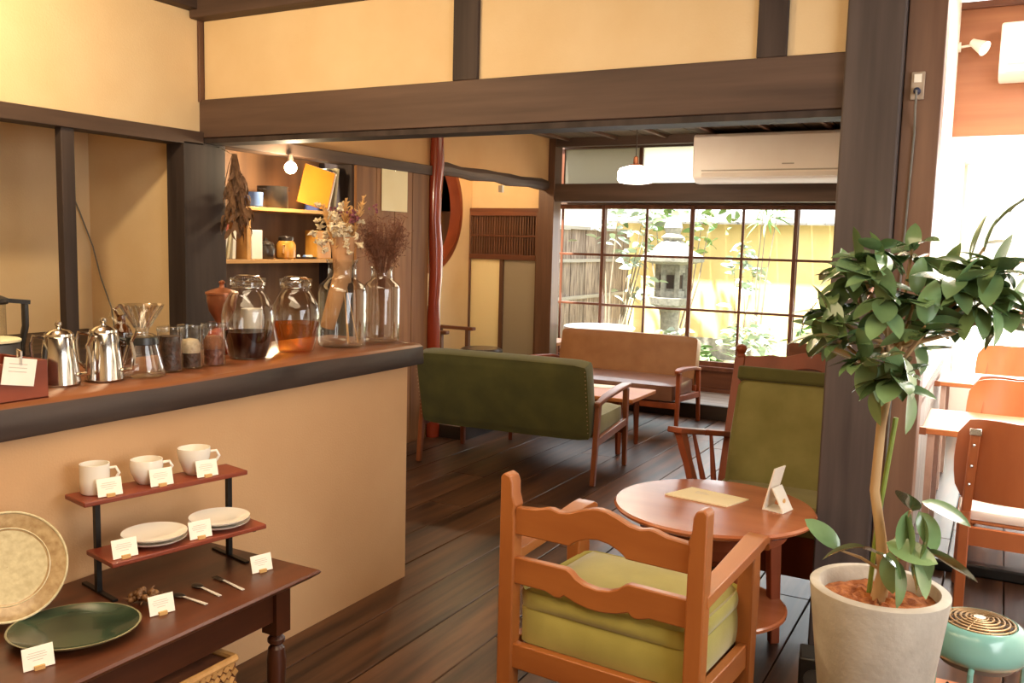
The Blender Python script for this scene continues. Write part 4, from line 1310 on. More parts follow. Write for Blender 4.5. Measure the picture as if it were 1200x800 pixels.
for i in range(7):
    MB().ball((random.uniform(-.03, .03), random.uniform(-.05, .05), 0.016), 0.011, 8, 6).build('trinket', blue_glaze if i % 2 else card_white, sm)
tag(MB().box(-0.05, 0.05, -0.07, 0.07, 0, 0.18).build('yellow_box', amber_glaze, loc=(-3.90, 4.52, 1.368), bevel=0.004), 'yellow box half hidden behind the cream dried flowers on the lower shelf', 'box')
pst = thing('paper_notice', 'plain cream paper notice pinned on the brown boards', 'paper', (LX + 0.016, 5.22, 1.70))
MB().box(0, 0.003, -0.17, 0.13, 0, 0.30).build('sheet', paper_cream, pst)
MB().ball((0.003, -0.02, 0.28), 0.006, 8, 6).build('pin', steel, pst)
bl = thing('bare_bulb', 'glowing bare bulb hanging above the dark pot', 'lamp', (LX + 0.06, 4.10, 1.985))
MB().tube([(0, 0, 0), (0, 0, -0.035)], 0.016, 12).build('socket', dark_glaze, bl)
MB().ball((0, 0, -0.075), 0.036, 20, 14).build('bulb', bulb_glow, bl)
lamp('POINT', 'bulb_light', (LX + 0.13, 4.06, 1.90), 16, (1.0, 0.80, 0.50), 0.04)
# hanging dried bunch
random.seed(21)
hb = thing('hanging_dried_bunch', 'bunch of brown dried plants hanging head down from the corner post', 'dried plant', (LX + 0.12, 3.60, 1.99))
MB().tube([(-0.10, -0.02, -0.01), (0, 0, -0.06), (0.0, 0.0, -0.09)], 0.002, 6).build('string', paper_cream, hb)
m = MB()
for i in range(60):
    a = random.uniform(0, 2 * PI)
    r_ = random.uniform(0.01, 0.07)
    L = random.uniform(0.22, 0.46)
    m.tube([(0.01 * math.cos(a), 0.01 * math.sin(a), -0.05), (r_ * .5 * math.cos(a), r_ * .5 * math.sin(a), -L * .5), (r_ * math.cos(a), r_ * math.sin(a) + 0.05 * L, -L)], 0.002, 4, caps=False)
stuff(m.build('stems', dry_brown, hb, smooth=0))
dlf = leafmesh('dried_leaf', dry_brown, 0.06, 0.028, 0.5, 0.6, 4)
for i in range(110):
    a = random.uniform(0, 2 * PI)
    z = random.uniform(-0.46, -0.14)
    r_ = random.uniform(0.0, 0.02 + 0.07 * (-z) / 0.5)
    put_leaf(dlf, hb, (r_ * math.cos(a), r_ * math.sin(a) - 0.05 * z, z), (math.cos(a), math.sin(a), -1.1), random.uniform(-1, 1), random.uniform(.7, 1.2), 'dried_leaf')

# ------------------------------------------------------------------ recess furniture
bn = thing('wooden_armchair', 'brown wooden armchair half hidden behind the red lacquered post', 'chair', (-4.36, 6.60, 0.1))
MB().box(-0.28, 0.13, -0.03, 0.03, 0.59, 0.62).build('arm', brown_x, bn, bevel=0.006)
for a, b in ((0.06, 0.0), (-0.24, 0.0), (0.06, 0.45), (-0.24, 0.45)):
    MB().bar((a, b, 0), (a, b, 0.59), 0.035, 0.035).build('leg', brown_z, bn)
MB().box(-0.28, 0.13, 0.42, 0.48, 0.59, 0.62).build('arm', brown_x, bn, bevel=0.006)
MB().cushion(-0.26, 0.08, 0.0, 0.46, 0.30, 0.38, 0.01).build('seat', brown_leather, bn)
stl = thing('round_stool', 'dark round-topped stool behind the green sofa', 'stool', (-4.03, 6.85, 0.14))
MB().lathe([(0.17, 0.36), (0.19, 0.37), (0.19, 0.41), (0.17, 0.425), (0.002, 0.43)], 32).build('seat', dark_glaze, stl)
for i in range(4):
    a = PI / 4 + i * PI / 2
    MB().tube([(0.13 * math.cos(a), 0.13 * math.sin(a), 0.365), (0.18 * math.cos(a), 0.18 * math.sin(a), -0.04)], 0.014, 8).build('leg', dk_chair_wood, stl)
lamp('POINT', 'recess_light', (-4.25, 6.9, 2.25), 20, (1.0, 0.74, 0.42), 0.04)


# ------------------------------------------------------------------ sofas
def sofa(name, label, loc, rz, W_, back_mat, seat_mat, wood_mat, zt=0.77, zb=0.30, arm=0.54, group=None):
    """local +y is the way it faces"""
    h = W_ / 2
    t = thing(name, label, 'sofa', loc, rz, group)
    # backrest leaning backwards
    th = R(13)
    Mx = Matrix.Translation((0, -0.22, zb)) @ Matrix.Rotation(th, 4, 'X')
    MB().cushion(-h + 0.025, h - 0.025, -0.085, 0.045, 0, (zt - zb) / math.cos(th), 0.012, 10, M=Mx, rnd=0.03).build('backrest', back_mat, t)
    MB().cushion(-h + 0.03, h - 0.03, -0.22, 0.36, zb - 0.02, zb + 0.12, 0.015, 10, rnd=0.03).build('seat', seat_mat, t)
    for z, y in ((zb - 0.05, 0.33), (zb + 0.03, -0.21)):
        MB().box(-h, h, y - 0.018, y + 0.018, z - 0.025, z + 0.025).build('rail', wood_mat, t, bevel=0.004)
    for s in (-1, 1):
        x = s * (h + 0.005)
        MB().bar((x, -0.30, 0.0), (x, -0.235, arm - 0.03), 0.032, 0.034, w1=0.034, h1=0.05).build('leg', wood_mat, t, bevel=0.006)
        MB().bar((x, 0.335, 0.0), (x, 0.315, arm - 0.015), 0.030, 0.034, w1=0.036, h1=0.05).build('leg', wood_mat, t, bevel=0.006)
        MB().bar((x, -0.26, zb - 0.03), (x, 0.32, zb + 0.01), 0.028, 0.05).build('side_rail', wood_mat, t, bevel=0.004)
        m = MB()
        pth = [(-0.27, arm - 0.045), (-0.10, arm - 0.015), (0.15, arm + 0.005), (0.30, arm + 0.01), (0.385, arm + 0.0)]
        wds = [0.038, 0.052, 0.06, 0.055, 0.035]
        vs, fs = [], []
        for (y, z), w in zip(pth, wds):
            vs += [(x - w / 2, y, z - 0.016), (x + w / 2, y, z - 0.016), (x + w / 2, y, z + 0.012), (x - w / 2, y, z + 0.012)]
        for j in range(len(pth) - 1):
            for q in range(4):
                fs.append((j * 4 + q, j * 4 + (q + 1) % 4, j * 4 + 4 + (q + 1) % 4, j * 4 + 4 + q))
        fs += [(3, 2, 1, 0), tuple(len(pth) * 4 - 4 + q for q in range(4))]
        m.add(vs, fs)
        m.build('arm', wood_mat, t, bevel=0.006)
    return t


gs = sofa('green_sofa', 'moss green velvet two-seater sofa with wooden arms, back to the viewer', (-2.805, 5.33, 0), R(3.5), 1.25, olive_dark, olive, sofa_wood, zt=0.78, zb=0.30, arm=0.555)
# nail heads on the rear edge of the green sofa
m = MB()
for s in (-1, 1):
    for i in range(16):
        z = 0.34 + i * 0.026
        m.ball((s * 0.598, -0.318 - (z - 0.30) * 0.231 , z), 0.004, 6, 4)
stuff(m.build('nail_heads', bronze, gs))
sofa('brown_sofa', 'tan leatherette two-seater sofa facing the viewer in front of the windows', (-2.91, 7.25, 0), R(180 + 1.0), 1.33, tan_leather, brown_leather, dk_chair_wood, zt=0.72, zb=0.27, arm=0.505)
# coffee table
cf = thing('coffee_table', 'low oblong wooden coffee table between the green and tan sofas', 'table', (-2.80, 6.165, 0), R(1.5))
MB().box(-0.56, 0.56, -0.265, 0.265, 0.392, 0.42).build('top', coffee_wood, cf, bevel=0.005)
MB().box(-0.46, 0.46, -0.2, 0.2, 0.34, 0.392).build('apron', dk_chair_wood, cf)
for sx in (-0.43, 0.43):
    for sy in (-0.19, 0.19):
        MB().bar((sx, sy, 0.392), (sx * 1.02, sy * 1.03, 0), 0.04, 0.04, w1=0.026, h1=0.026).build('leg', dk_chair_wood, cf)
tag(MB().box(-0.10, 0.10, -0.07, 0.07, 0, 0.004).build('paper_menu', card_white, loc=(-2.66, 6.34, 0.4205), rot=(0, 0, R(8))), 'white menu sheet lying on the low coffee table', 'menu')

# veranda furniture
vt = thing('white_table', 'round white pedestal table on the veranda behind the tan sofa', 'table', (-3.40, 8.02, 0.13))
MB().lathe([(0.335, 0.565), (0.345, 0.572), (0.345, 0.585), (0.335, 0.592)], 48).build('top', tablecloth_white, vt)
MB().lathe([(0.03, 0.02), (0.03, 0.565)], 16).build('column', black_metal, vt)
MB().lathe([(0.2, 0), (0.19, 0.012), (0.03, 0.03)], 24).build('base', black_metal, vt)
vc = thing('veranda_chair', 'reddish wooden chair at the left end of the white veranda table', 'chair', (-3.93, 8.0, 0.13), R(-90))
for sx in (-0.19, 0.19):
    MB().bar((sx, -0.2, 0), (sx, -0.17, 0.42), 0.035, 0.035).build('leg', dk_chair_wood, vc)
    MB().bar((sx, 0.17, 0), (sx, 0.17, 0.40), 0.035, 0.035).build('leg', dk_chair_wood, vc)
    MB().lathe([(0.018, 0.42), (0.022, 0.5), (0.014, 0.53), (0.02, 0.56), (0.016, 0.66), (0.024, 0.70), (0.030, 0.72), (0.002, 0.735)], 12, at=(sx, -0.17, 0)).build('back_post', dk_chair_wood, vc)
MB().box(-0.21, 0.21, -0.19, 0.19, 0.39, 0.42).build('seat', coffee_wood, vc, bevel=0.006)
MB().box(-0.19, 0.19, -0.185, -0.16, 0.60, 0.68).build('back_rail', dk_chair_wood, vc, bevel=0.006)
wp = thing('wooden_screen', 'reddish brown board screen in front of the far right window', 'screen', (-1.42, 8.12, 0.13))
MB().box(-0.20, 0.45, -0.012, 0.012, 0.05, 0.56).build('board', brown_x, wp, bevel=0.004)
for sx in (-0.18, 0.43):
    MB().box(sx - 0.02, sx + 0.02, -0.10, 0.10, 0, 0.05).build('foot', brown_x, wp)

# ------------------------------------------------------------------ round table and its things
rt = thing('round_table', 'round wooden cafe table with four legs and a lower shelf', 'table', (-0.885, 3.235, 0))
MB().lathe([(0.335, 0.522), (0.355, 0.526), (0.366, 0.534), (0.369, 0.542), (0.362, 0.550), (0.352, 0.550), (0.002, 0.5505)], 64).build('top', table_wood, rt, smooth=30)
MB().lathe([(0.27, 0.46), (0.27, 0.522)], 48).build('apron', dk_chair_wood, rt)
for i in range(4):
    a = R(38) + i * PI / 2
    MB().bar((0.24 * math.cos(a), 0.24 * math.sin(a), 0.52), (0.27 * math.cos(a), 0.27 * math.sin(a), 0), 0.05, 0.05, w1=0.036, h1=0.036).build('leg', dk_chair_wood, rt, bevel=0.005)
MB().lathe([(0.275, 0.16), (0.285, 0.165), (0.285, 0.175), (0.278, 0.18)], 48).build('lower_shelf', table_wood, rt)
mn = thing('menu_sheet', 'pale cream menu folder lying on the round table', 'menu', (-0.93, 3.315, 0.5508), R(-5))
MB().prism([(-0.145, -0.075), (0.105, -0.085), (0.14, 0.06), (-0.10, 0.085)], 0, 0.005, 'xy').build('cover', paper_cream, mn)
m = MB()
for i in range(3):
    m.box(-0.06, -0.02 + 0.01 * i, 0.035 - i * 0.012, 0.039 - i * 0.012, 0.005, 0.0054)
m.build('printed_lines', print_grey, mn)
ms = thing('menu_stand', 'upright white card stand on the round table', 'sign', (-0.675, 3.305, 0.5508), R(76))
MB().bar((0, 0.028, 0.0), (0, -0.010, 0.158), 0.085, 0.005).build('card', cream_white, ms)
MB().bar((0, -0.05, 0.0), (0, -0.002, 0.085), 0.075, 0.005).build('prop', cream_white, ms)
MB().box(-0.042, 0.042, -0.05, 0.03, 0, 0.004).build('base', cream_white, ms)
MB().ball((0.0, -0.034, 0.035), 0.011, 12, 6, (1, 0.25, 1)).build('round_mark', tan_clip, ms)

# ------------------------------------------------------------------ carved armchairs
UP_TOP = [(0, 52), (.13, 60), (.19, 72), (.22, 74), (.27, 66), (.33, 72), (.40, 92), (.46, 105), (.5, 108), (.54, 105), (.60, 92), (.67, 72), (.73, 66), (.78, 74), (.81, 72), (.87, 60), (1, 52)]
UP_BOT = [(1, -52), (.66, -50), (.645, -38), (.61, -24), (.56, -11), (.5, -5), (.44, -11), (.39, -24), (.355, -38), (.34, -50), (0, -52)]
LO_TOP = [(0, 50), (.32, 52), (.35, 42), (.38, 24), (.43, 10), (.5, 4), (.57, 10), (.62, 24), (.65, 42), (.68, 52), (1, 50)]
LO_BOT = [(1, -52), (.80, -52), (.74, -66), (.71, -64), (.685, -50), (.62, -66), (.55, -75), (.5, -77), (.45, -75), (.38, -66), (.315, -50), (.29, -64), (.26, -66), (.20, -52), (0, -52)]


def rail(top, bot, half, zc, k=0.00082):
    return [(-half + 2 * half * u, zc + v * k) for u, v in top] + [(-half + 2 * half * u, zc + v * k) for u, v in bot]


ac_ = thing('carved_armchair', 'orange-brown carved armchair with olive seat cushion in the foreground, back to the viewer', 'chair', (-0.972, 2.352, 0), R(-4.2))
hw = 0.306
for s in (-1, 1):
    o = [(0.026, 0.0), (0.026, 0.660), (0.022, 0.685), (0.028, 0.705), (0.018, 0.735), (0.016, 0.775), (0.008, 0.795), (-0.014, 0.803), (-0.026, 0.79), (-0.026, 0.0)]
    MB().prism([(s * hw - s * a, b) for a, b in o], -0.026, 0.026, 'xz').build('back_post', chair_wood, ac_, bevel=0.005)
ih = hw - 0.022
MB().prism(rail(UP_TOP, UP_BOT, ih, 0.655), -0.014, 0.014, 'xz').build('crest_rail', chair_rail_wood, ac_, bevel=0.004)
MB().prism(rail(LO_TOP, LO_BOT, ih, 0.500), -0.014, 0.014, 'xz').build('lower_rail', chair_rail_wood, ac_, bevel=0.004)
for s in (-1, 1):
    m = MB()
    pth = [(0.0, 0.555, 0.05), (0.15, 0.568, 0.055), (0.35, 0.585, 0.062), (0.46, 0.595, 0.066), (0.505, 0.596, 0.066), (0.528, 0.585, 0.064), (0.532, 0.563, 0.062)]
    vs, fs = [], []
    for y, z, w in pth:
        t_ = 0.034 if y < 0.5 else 0.026
        vs += [(s * (hw + 0.004) - w / 2, y, z - t_), (s * (hw + 0.004) + w / 2, y, z - t_), (s * (hw + 0.004) + w / 2, y, z), (s * (hw + 0.004) - w / 2, y, z)]
    for j in range(len(pth) - 1):
        for q_ in range(4):
            fs.append((j * 4 + q_, j * 4 + (q_ + 1) % 4, j * 4 + 4 + (q_ + 1) % 4, j * 4 + 4 + q_))
    fs += [(3, 2, 1, 0), tuple(len(pth) * 4 - 4 + q_ for q_ in range(4))]
    m.add(vs, fs)
    m.build('arm', chair_arm_wood, ac_, bevel=0.006)
    o = [(-0.03, 0), (0.03, 0), (0.033, 0.30), (0.042, 0.44), (0.034, 0.50), (0.03, 0.565), (-0.03, 0.565), (-0.034, 0.50), (-0.042, 0.44), (-0.033, 0.30)]
    MB().prism([(0.445 + a, b) for a, b in o], s * hw - 0.025, s * hw + 0.025, 'yz').build('front_leg', chair_wood, ac_, bevel=0.005)
    MB().box(s * hw - 0.015, s * hw + 0.015, 0.02, 0.43, 0.185, 0.265).build('seat_rail', chair_arm_wood, ac_, bevel=0.004)
MB().box(-ih, ih, -0.015, 0.015, 0.185, 0.265).build('seat_rail', chair_rail_wood, ac_, bevel=0.004)
MB().box(-ih, ih, 0.43, 0.46, 0.185, 0.265).build('seat_rail', chair_rail_wood, ac_, bevel=0.004)
MB().box(-ih + 0.01, ih - 0.01, 0.01, 0.44, 0.235, 0.255).build('seat_board', chair_rail_wood, ac_)
MB().cushion(-0.282, 0.282, 0.018, 0.50, 0.256, 0.385, 0.012, 10, rnd=0.03).build('seat_cushion', olive_light, ac_)
MB().cushion(-0.282, 0.282, 0.015, 0.47, 0.375, 0.435, 0.014, 10, rnd=0.04).build('seat_pad', olive_light, ac_)

# rear carved chair facing the viewer
rc = thing('green_rocker', 'high-backed carved armchair with olive cushions behind the round table', 'chair', (-0.77, 4.16, 0), R(180))
hw = 0.325


def lean(z):
    return 0.02 - max(0, z - 0.35) * 0.36


for s in (-1, 1):
    m = MB()
    m.bar((s * hw, 0.06, 0), (s * hw, lean(0.36), 0.36), 0.045, 0.05)
    m.bar((s * hw, lean(0.35), 0.35), (s * hw, lean(0.97), 0.97), 0.048, 0.05)
    m.lathe([(0.022, 0), (0.026, 0.012), (0.018, 0.028), (0.028, 0.048), (0.022, 0.066), (0.004, 0.074)], 14, M=Matrix.Translation((s * hw, lean(0.97), 0.965)))
    m.build('back_post', dk_chair_wood, rc, bevel=0.004)
    f = Vector((s * (hw + 0.115), 0.40, 0.70))
    b_ = Vector((s * hw, lean(0.62), 0.615))
    mid = b_ * .5 + f * .5 + Vector((s * 0.02, 0, 0.0))
    m = MB().bar(b_, mid, 0.045, 0.026, w1=0.055, h1=0.026)
    m.bar(mid, f + Vector((0, 0.03, 0.008)), 0.055, 0.026, w1=0.07, h1=0.026)
    m.build('arm', dk_chair_wood, rc, bevel=0.005)
    # carved front support (flat, wide) and slim spindles
    top = Vector((s * (hw + 0.105), 0.37, 0.69))
    bot = Vector((s * (hw + 0.0), 0.34, 0.30))
    m = MB()
    wd = [0.075, 0.07, 0.05, 0.058, 0.062, 0.045, 0.04]
    pts = [top.lerp(bot, i / 6) for i in range(7)]
    for i in range(6):
        m.bar(pts[i], pts[i + 1], 0.028, wd[i], up=(0, 1, 0), h1=wd[i + 1], w1=0.028)
    m.build('arm_support', dk_chair_wood, rc)
    for u in (0.30, 0.62):
        a = b_.lerp(f, u) - Vector((0, 0, 0.01)) if False else f.lerp(b_, u) - Vector((0, 0, 0.005))
        MB().tube([a, a.lerp(Vector((s * hw, 0.32 - 0.30 * u, 0.32)), .6), Vector((s * hw, 0.32 - 0.30 * u, 0.32))], [0.008, 0.014, 0.009], 8).build('spindle', dk_chair_wood, rc)
    MB().bar((s * hw, 0.36, 0), (s * hw, 0.35, 0.33), 0.045, 0.045).build('front_leg', dk_chair_wood, rc, bevel=0.004)
    MB().bar((s * hw, lean(.3) + 0.01, 0.29), (s * hw, 0.36, 0.31), 0.03, 0.06).build('side_rail', dk_chair_wood, rc)
    MB().bar((s * hw, 0.05, 0.12), (s * hw, 0.36, 0.12), 0.028, 0.06).build('stretcher', dk_chair_wood, rc)
cr = rail(UP_TOP, UP_BOT, hw - 0.02, 0.0)
Mx = Matrix.Translation((0, lean(0.945), 0.945)) @ Matrix.Rotation(R(19.8), 4, 'X')
MB().prism([(a, b * 0.85) for a, b in cr], -0.014, 0.014, 'xz', M=Mx).build('crest_rail', dk_chair_wood, rc, bevel=0.004)
Mx = Matrix.Translation((0, lean(0.80), 0.80)) @ Matrix.Rotation(R(19.8), 4, 'X')
MB().box(-hw + 0.02, hw - 0.02, -0.012, 0.012, -0.05, 0.05, M=Mx).build('lower_rail', dk_chair_wood, rc)
MB().box(-hw, hw, 0.34, 0.37, 0.13, 0.32).build('front_rail', dk_chair_wood, rc, bevel=0.004)  # front rail deepened to block window reflections on the floor
Mx = Matrix.Translation((0, lean(0.36) + 0.06, 0.37)) @ Matrix.Rotation(R(20.5), 4, 'X')
MB().cushion(-0.285, 0.285, -0.035, 0.085, 0.0, 0.53, 0.015, 10, M=Mx, rnd=0.04).build('back_cushion', olive, rc)
MB().box(-0.295, 0.295, -0.035, 0.098, 0.525, 0.59, M=Mx).build('cushion_flap', olive_dark, rc, bevel=0.012, seg=3)
MB().cushion(-0.30, 0.30, -0.02, 0.42, 0.32, 0.44, 0.015, 10, rnd=0.04).build('seat_cushion', olive, rc)

# dark things by the pillar foot
sb = thing('speaker_box', 'small dark grey box on the floor between chair and plant pot', 'box', (-0.465, 3.06, 0), R(10))
MB().box(-0.05, 0.05, -0.06, 0.06, 0.0, 0.15).build('body', black_plastic, sb, bevel=0.008)
MB().lathe([(0.034, 0), (0.034, 0.004), (0.012, 0.002)], 20, M=Matrix.Translation((0, -0.0605, 0.08)) @ Matrix.Rotation(R(90), 4, 'X')).build('front_ring', canister_grey, sb)

# ------------------------------------------------------------------ potted rubber plant
pot = thing('potted_rubber_plant', 'tall rubber plant in a big tapered pale concrete pot by the pillar', 'potted plant', (-0.245, 2.68, 0))
MB().lathe([(0.118, 0.0), (0.122, 0.004), (0.187, 0.540), (0.188, 0.552), (0.183, 0.556), (0.162, 0.556), (0.158, 0.550), (0.150, 0.47), (0.002, 0.47)], 56, cap1=False).build('pot', concrete, pot, smooth=40)
m = MB()
n = 36
vs = [(0, 0, 0.525)]
fs = []
random.seed(9)
for j in range(1, 9):
    for i in range(n):
        a = 2 * PI * i / n
        vs.append((0.154 * j / 8 * math.cos(a), 0.154 * j / 8 * math.sin(a), 0.520 + random.uniform(-0.012, 0.012) - 0.008 * (j == 8)))
for i in range(n):
    fs.append((0, 1 + i, 1 + (i + 1) % n))
for j in range(7):
    for i in range(n):
        a, b = 1 + j * n + i, 1 + j * n + (i + 1) % n
        fs.append((a, a + n, b + n, b))
m.add(vs, fs)
m.build('soil', soil, pot)


def pl_(x, z, y=0.0):
    return (x + 0.245, y, z)


tr = [pl_(-0.245, 0.51), pl_(-0.235, 0.60, -.01), pl_(-0.25, 0.70), pl_(-0.275, 0.83), pl_(-0.27, 1.02), pl_(-0.255, 1.15), pl_(-0.245, 1.26)]
MB().tube(tr, [0.024, 0.018, 0.0145, 0.0135, 0.013, 0.0125, 0.011], 12).build('trunk', bark, pot)
MB().tube([pl_(-0.275, 0.50, 0.03), pl_(-0.262, 0.75, 0.02), pl_(-0.235, 1.04, 0.02)], 0.007, 8).build('stake', stake_green, pot)
tips = [(-0.30, 1.53, -.05), (-0.23, 1.54, .08), (-0.39, 1.47, .05), (-0.42, 1.36, -.06), (-0.37, 1.29, -.10), (-0.31, 1.25, -.12), (-0.27, 1.40, -.12), (-0.20, 1.42, -.06), (-0.17, 1.34, -.10),
        (-0.14, 1.45, .06), (-0.08, 1.50, 0.0), (-0.06, 1.42, -.06), (-0.01, 1.43, .05), (-0.24, 1.20, -.08), (-0.345, 1.42, .1), (-0.12, 1.38, .08), (-0.21, 1.28, .09), (-0.05, 1.55, .06), (-0.02, 1.50, -.05), (-0.10, 1.46, -.08), (0.02, 1.39, .02), (-0.35, 1.50, -.06), (-0.30, 1.46, -.10), (-0.43, 1.31, .02)]
m = MB()
jn = [Vector(pl_(-0.245, 1.24)), Vector(pl_(-0.255, 1.16)), Vector(pl_(-0.246, 1.25))]
for x, z, y in tips:
    e = Vector(pl_(x, z - 0.03, y))
    j0 = random.choice(jn)
    m.tube([j0, j0.lerp(e, .5) + Vector((0, 0, -0.015)), e], [0.007, 0.0055, 0.004], 6)
m.build('branches', bark, pot)
LF = [leafmesh('leaf', leaf_green, 0.115, 0.056, 0.2, 0.22, 8), leafmesh('leaf', leaf_green, 0.10, 0.052, 0.3, 0.35, 8), leafmesh('leaf', leaf_green, 0.122, 0.060, 0.15, 0.1, 8)]
random.seed(4)
for ti, (x, z, y) in enumerate(tips):
    e = Vector(pl_(x, z - 0.03, y))
    out = Vector((x + 0.245, y, 0)) * 1.5
    nl = 11 if ti != 17 else 3
    for i in range(nl):
        a = i * 2.4 + ti
        d = Vector((math.cos(a), math.sin(a), random.uniform(-0.75, 0.55)))
        d += out * 0.8
        if i == 0:
            d = Vector((out.x * .6, out.y * .6, 1.0))
        p = e + Vector((0, 0, random.uniform(-0.03, 0.012)))
        put_leaf(random.choice(LF), pot, p, d, random.uniform(-.5, .5), random.uniform(.8, 1.12))
for x, z, dx, dz, dy in ((-0.30, 1.22, -0.2, -1, -.3), (-0.27, 1.20, 0.1, -1, -.4), (-0.24, 1.22, 0.3, -1, -.2), (-0.22, 1.22, 0.5, -.9, -.4), (-0.45, 1.36, -.6, -.9, -.2), (-0.40, 1.36, -.1, -1, -.5), (-0.28, 1.13, -.1, -1, -.2), (-0.20, 1.13, .2, -1, -.2), (0.0, 1.42, .8, -.5, 0), (-0.02, 1.37, .4, -.9, -.2), (-0.03, 1.57, .6, .9, 0), (0.0, 1.60, .7, 1.0, .1), (0.03, 1.45, 1, .2, 0)):
    put_leaf(random.choice(LF), pot, pl_(x, z, -0.06), (dx, dy, dz), random.uniform(-.4, .4), 1.0)
low = [(-0.35, 0.66, -.6, .5), (-0.28, 0.675, -1, -.1), (-0.29, 0.67, .9, .15), (-0.23, 0.70, .7, -.1), (-0.17, 0.80, -.1, .4), (-0.18, 0.80, -.1, -.9), (-0.15, 0.83, 1, -.15), (-0.155, 0.80, .6, -.9), (-0.145, 0.79, .3, -1),
       (-0.22, 0.675, .1, -1), (-0.19, 0.69, .6, -.9), (-0.13, 0.70, 1, -.35), (-0.155, 0.70, .35, -1), (-0.14, 0.71, .1, -1), (-0.20, 0.655, .3, -1), (-0.19, 0.79, .4, -1)]
m = MB()
for p in ((-0.175, 0.80), (-0.35, 0.655), (-0.14, 0.70), (-0.21, 0.68)):
    m.tube([pl_(-0.24, 0.60), pl_((-0.24 + p[0]) / 2, (0.62 + p[1]) / 2 + .0, -.03), pl_(p[0], p[1], -.05)], [0.006, 0.005, 0.003], 6)
m.build('lower_branches', bark, pot)
for x, z, dx, dz in low:
    put_leaf(random.choice(LF), pot, pl_(x, z, -0.05), (dx, random.uniform(-.5, .1), dz), random.uniform(-.9, .9), random.uniform(1.0, 1.22))

# ------------------------------------------------------------------ teal heater
ht = thing('teal_heater', 'round teal enamel heater with bronze top grille beside the plant pot', 'heater', (0.015, 3.17, 0.018))
MB().lathe([(0.108, 0.195), (0.135, 0.202), (0.147, 0.222), (0.146, 0.245), (0.138, 0.282), (0.125, 0.305), (0.112, 0.312), (0.108, 0.306)], 48).build('body', teal, ht, smooth=50)
MB().lathe([(0.08, 0.165), (0.112, 0.178), (0.118, 0.197)], 40).build('underside', grey_plastic, ht)
gm = []
for i in range(6):
    r_ = 0.025 + i * 0.0155
    z = 0.322 - 0.011 * (i / 5) ** 2
    MB().tube([(r_ * math.cos(a * PI / 16), r_ * math.sin(a * PI / 16), z) for a in range(33)], 0.0038, 6).build('grille_ring', bronze, ht)
for i in range(10):
    a = i * PI / 5
    MB().tube([(0.015 * math.cos(a), 0.015 * math.sin(a), 0.324), (0.107 * math.cos(a), 0.107 * math.sin(a), 0.312)], 0.0025, 6).build('grille_spoke', bronze, ht)
MB().lathe([(0.018, 0.321), (0.018, 0.326), (0.002, 0.329)], 20).build('grille_cap', chrome_pale, ht)
MB().lathe([(0.104, 0.3065), (0.104, 0.3085)], 32).build('grille_bed', bean_dark, ht)
for i in range(3):
    a = R(-95 + 120 * i)
    MB().tube([(0.11 * math.cos(a), 0.11 * math.sin(a), 0.205), (0.150 * math.cos(a), 0.150 * math.sin(a), 0.19), (0.15 * math.cos(a), 0.15 * math.sin(a), 0.0)], 0.009, 8).build('leg', teal, ht)
bd = tag(MB().box(-0.22, 0.26, -0.22, 0.22, 0, 0.018).build('heater_board', ply, loc=(0.04, 3.16, 0.0), bevel=0.003), 'orange wooden board on the floor under the teal heater', 'board')
MB().tube([(-0.075, -0.06, 0.11), (-0.115, -0.15, 0.06), (-0.09, -0.24, 0.026), (0.0, -0.30, 0.008), (0.2, -0.33, 0.008)], 0.005, 6).build('cord', black_plastic, ht)

# ------------------------------------------------------------------ outlet on the pillar
ol = thing('wall_outlet', 'pale outlet plate with a plugged-in grey plug on the pillar edge', 'outlet', (-0.31, BY + 0.01, 2.08))
MB().box(-0.022, 0.022, -0.012, 0.0, -0.05, 0.045).build('plate', aged_plastic, ol, bevel=0.003)
MB().box(-0.012, 0.012, -0.016, -0.011, 0.008, 0.036).build('socket', card_white, ol)
pg = thing('power_plug', 'grey plug and cable running down the brown post', 'plug', (-0.31, BY - 0.002, 2.058))
MB().lathe([(0.016, 0), (0.015, 0.022), (0.008, 0.03)], 16, M=Matrix.Rotation(R(90), 4, 'X') @ Matrix.Scale(0.75, 4)).build('plug', navy, pg)
MB().tube([(0, -0.028, 0), (0.0, -0.03, -0.06), (0, 0.006, -0.14), (-0.01, 0.007, -0.6), (-0.015, 0.007, -1.2), (-0.02, 0.007, -2.03)], 0.004, 6).build('cable', grey_plastic, pg)


# ------------------------------------------------------------------ air conditioners and lamps
def air_con(label, loc, w, h, d):
    t = thing('air_conditioner', label, 'air conditioner', loc)
    o = [(0, 0), (0, h), (-d * .9, h), (-d, h * .93), (-d, h * .28), (-d * .92, h * .10), (-d * .55, 0.0)]
    MB().prism(o, 0, w, 'yz').build('casing', ac_white, t, bevel=0.012, seg=3)
    MB().bar((w * .05, -d * .965, h * .17), (w * .80, -d * .965, h * .17), 0.008, h * .13, up=(0, 0.35, 1)).build('flap', ac_white, t)
    MB().bar((w * .05, -d * .985, h * .245), (w * .80, -d * .985, h * .245), 0.006, h * .03, up=(0, 0, 1)).build('flap_gap', ac_grey, t)
    MB().bar((w * .82, -d * .97, h * .17), (w * .95, -d * .97, h * .17), 0.006, h * .07, up=(0, 0.35, 1)).build('display_window', ac_grey, t)
    MB().box(w * .47, w * .53, -d - 0.002, -d, h * .35, h * .375).build('badge', ac_grey, t)
    return t


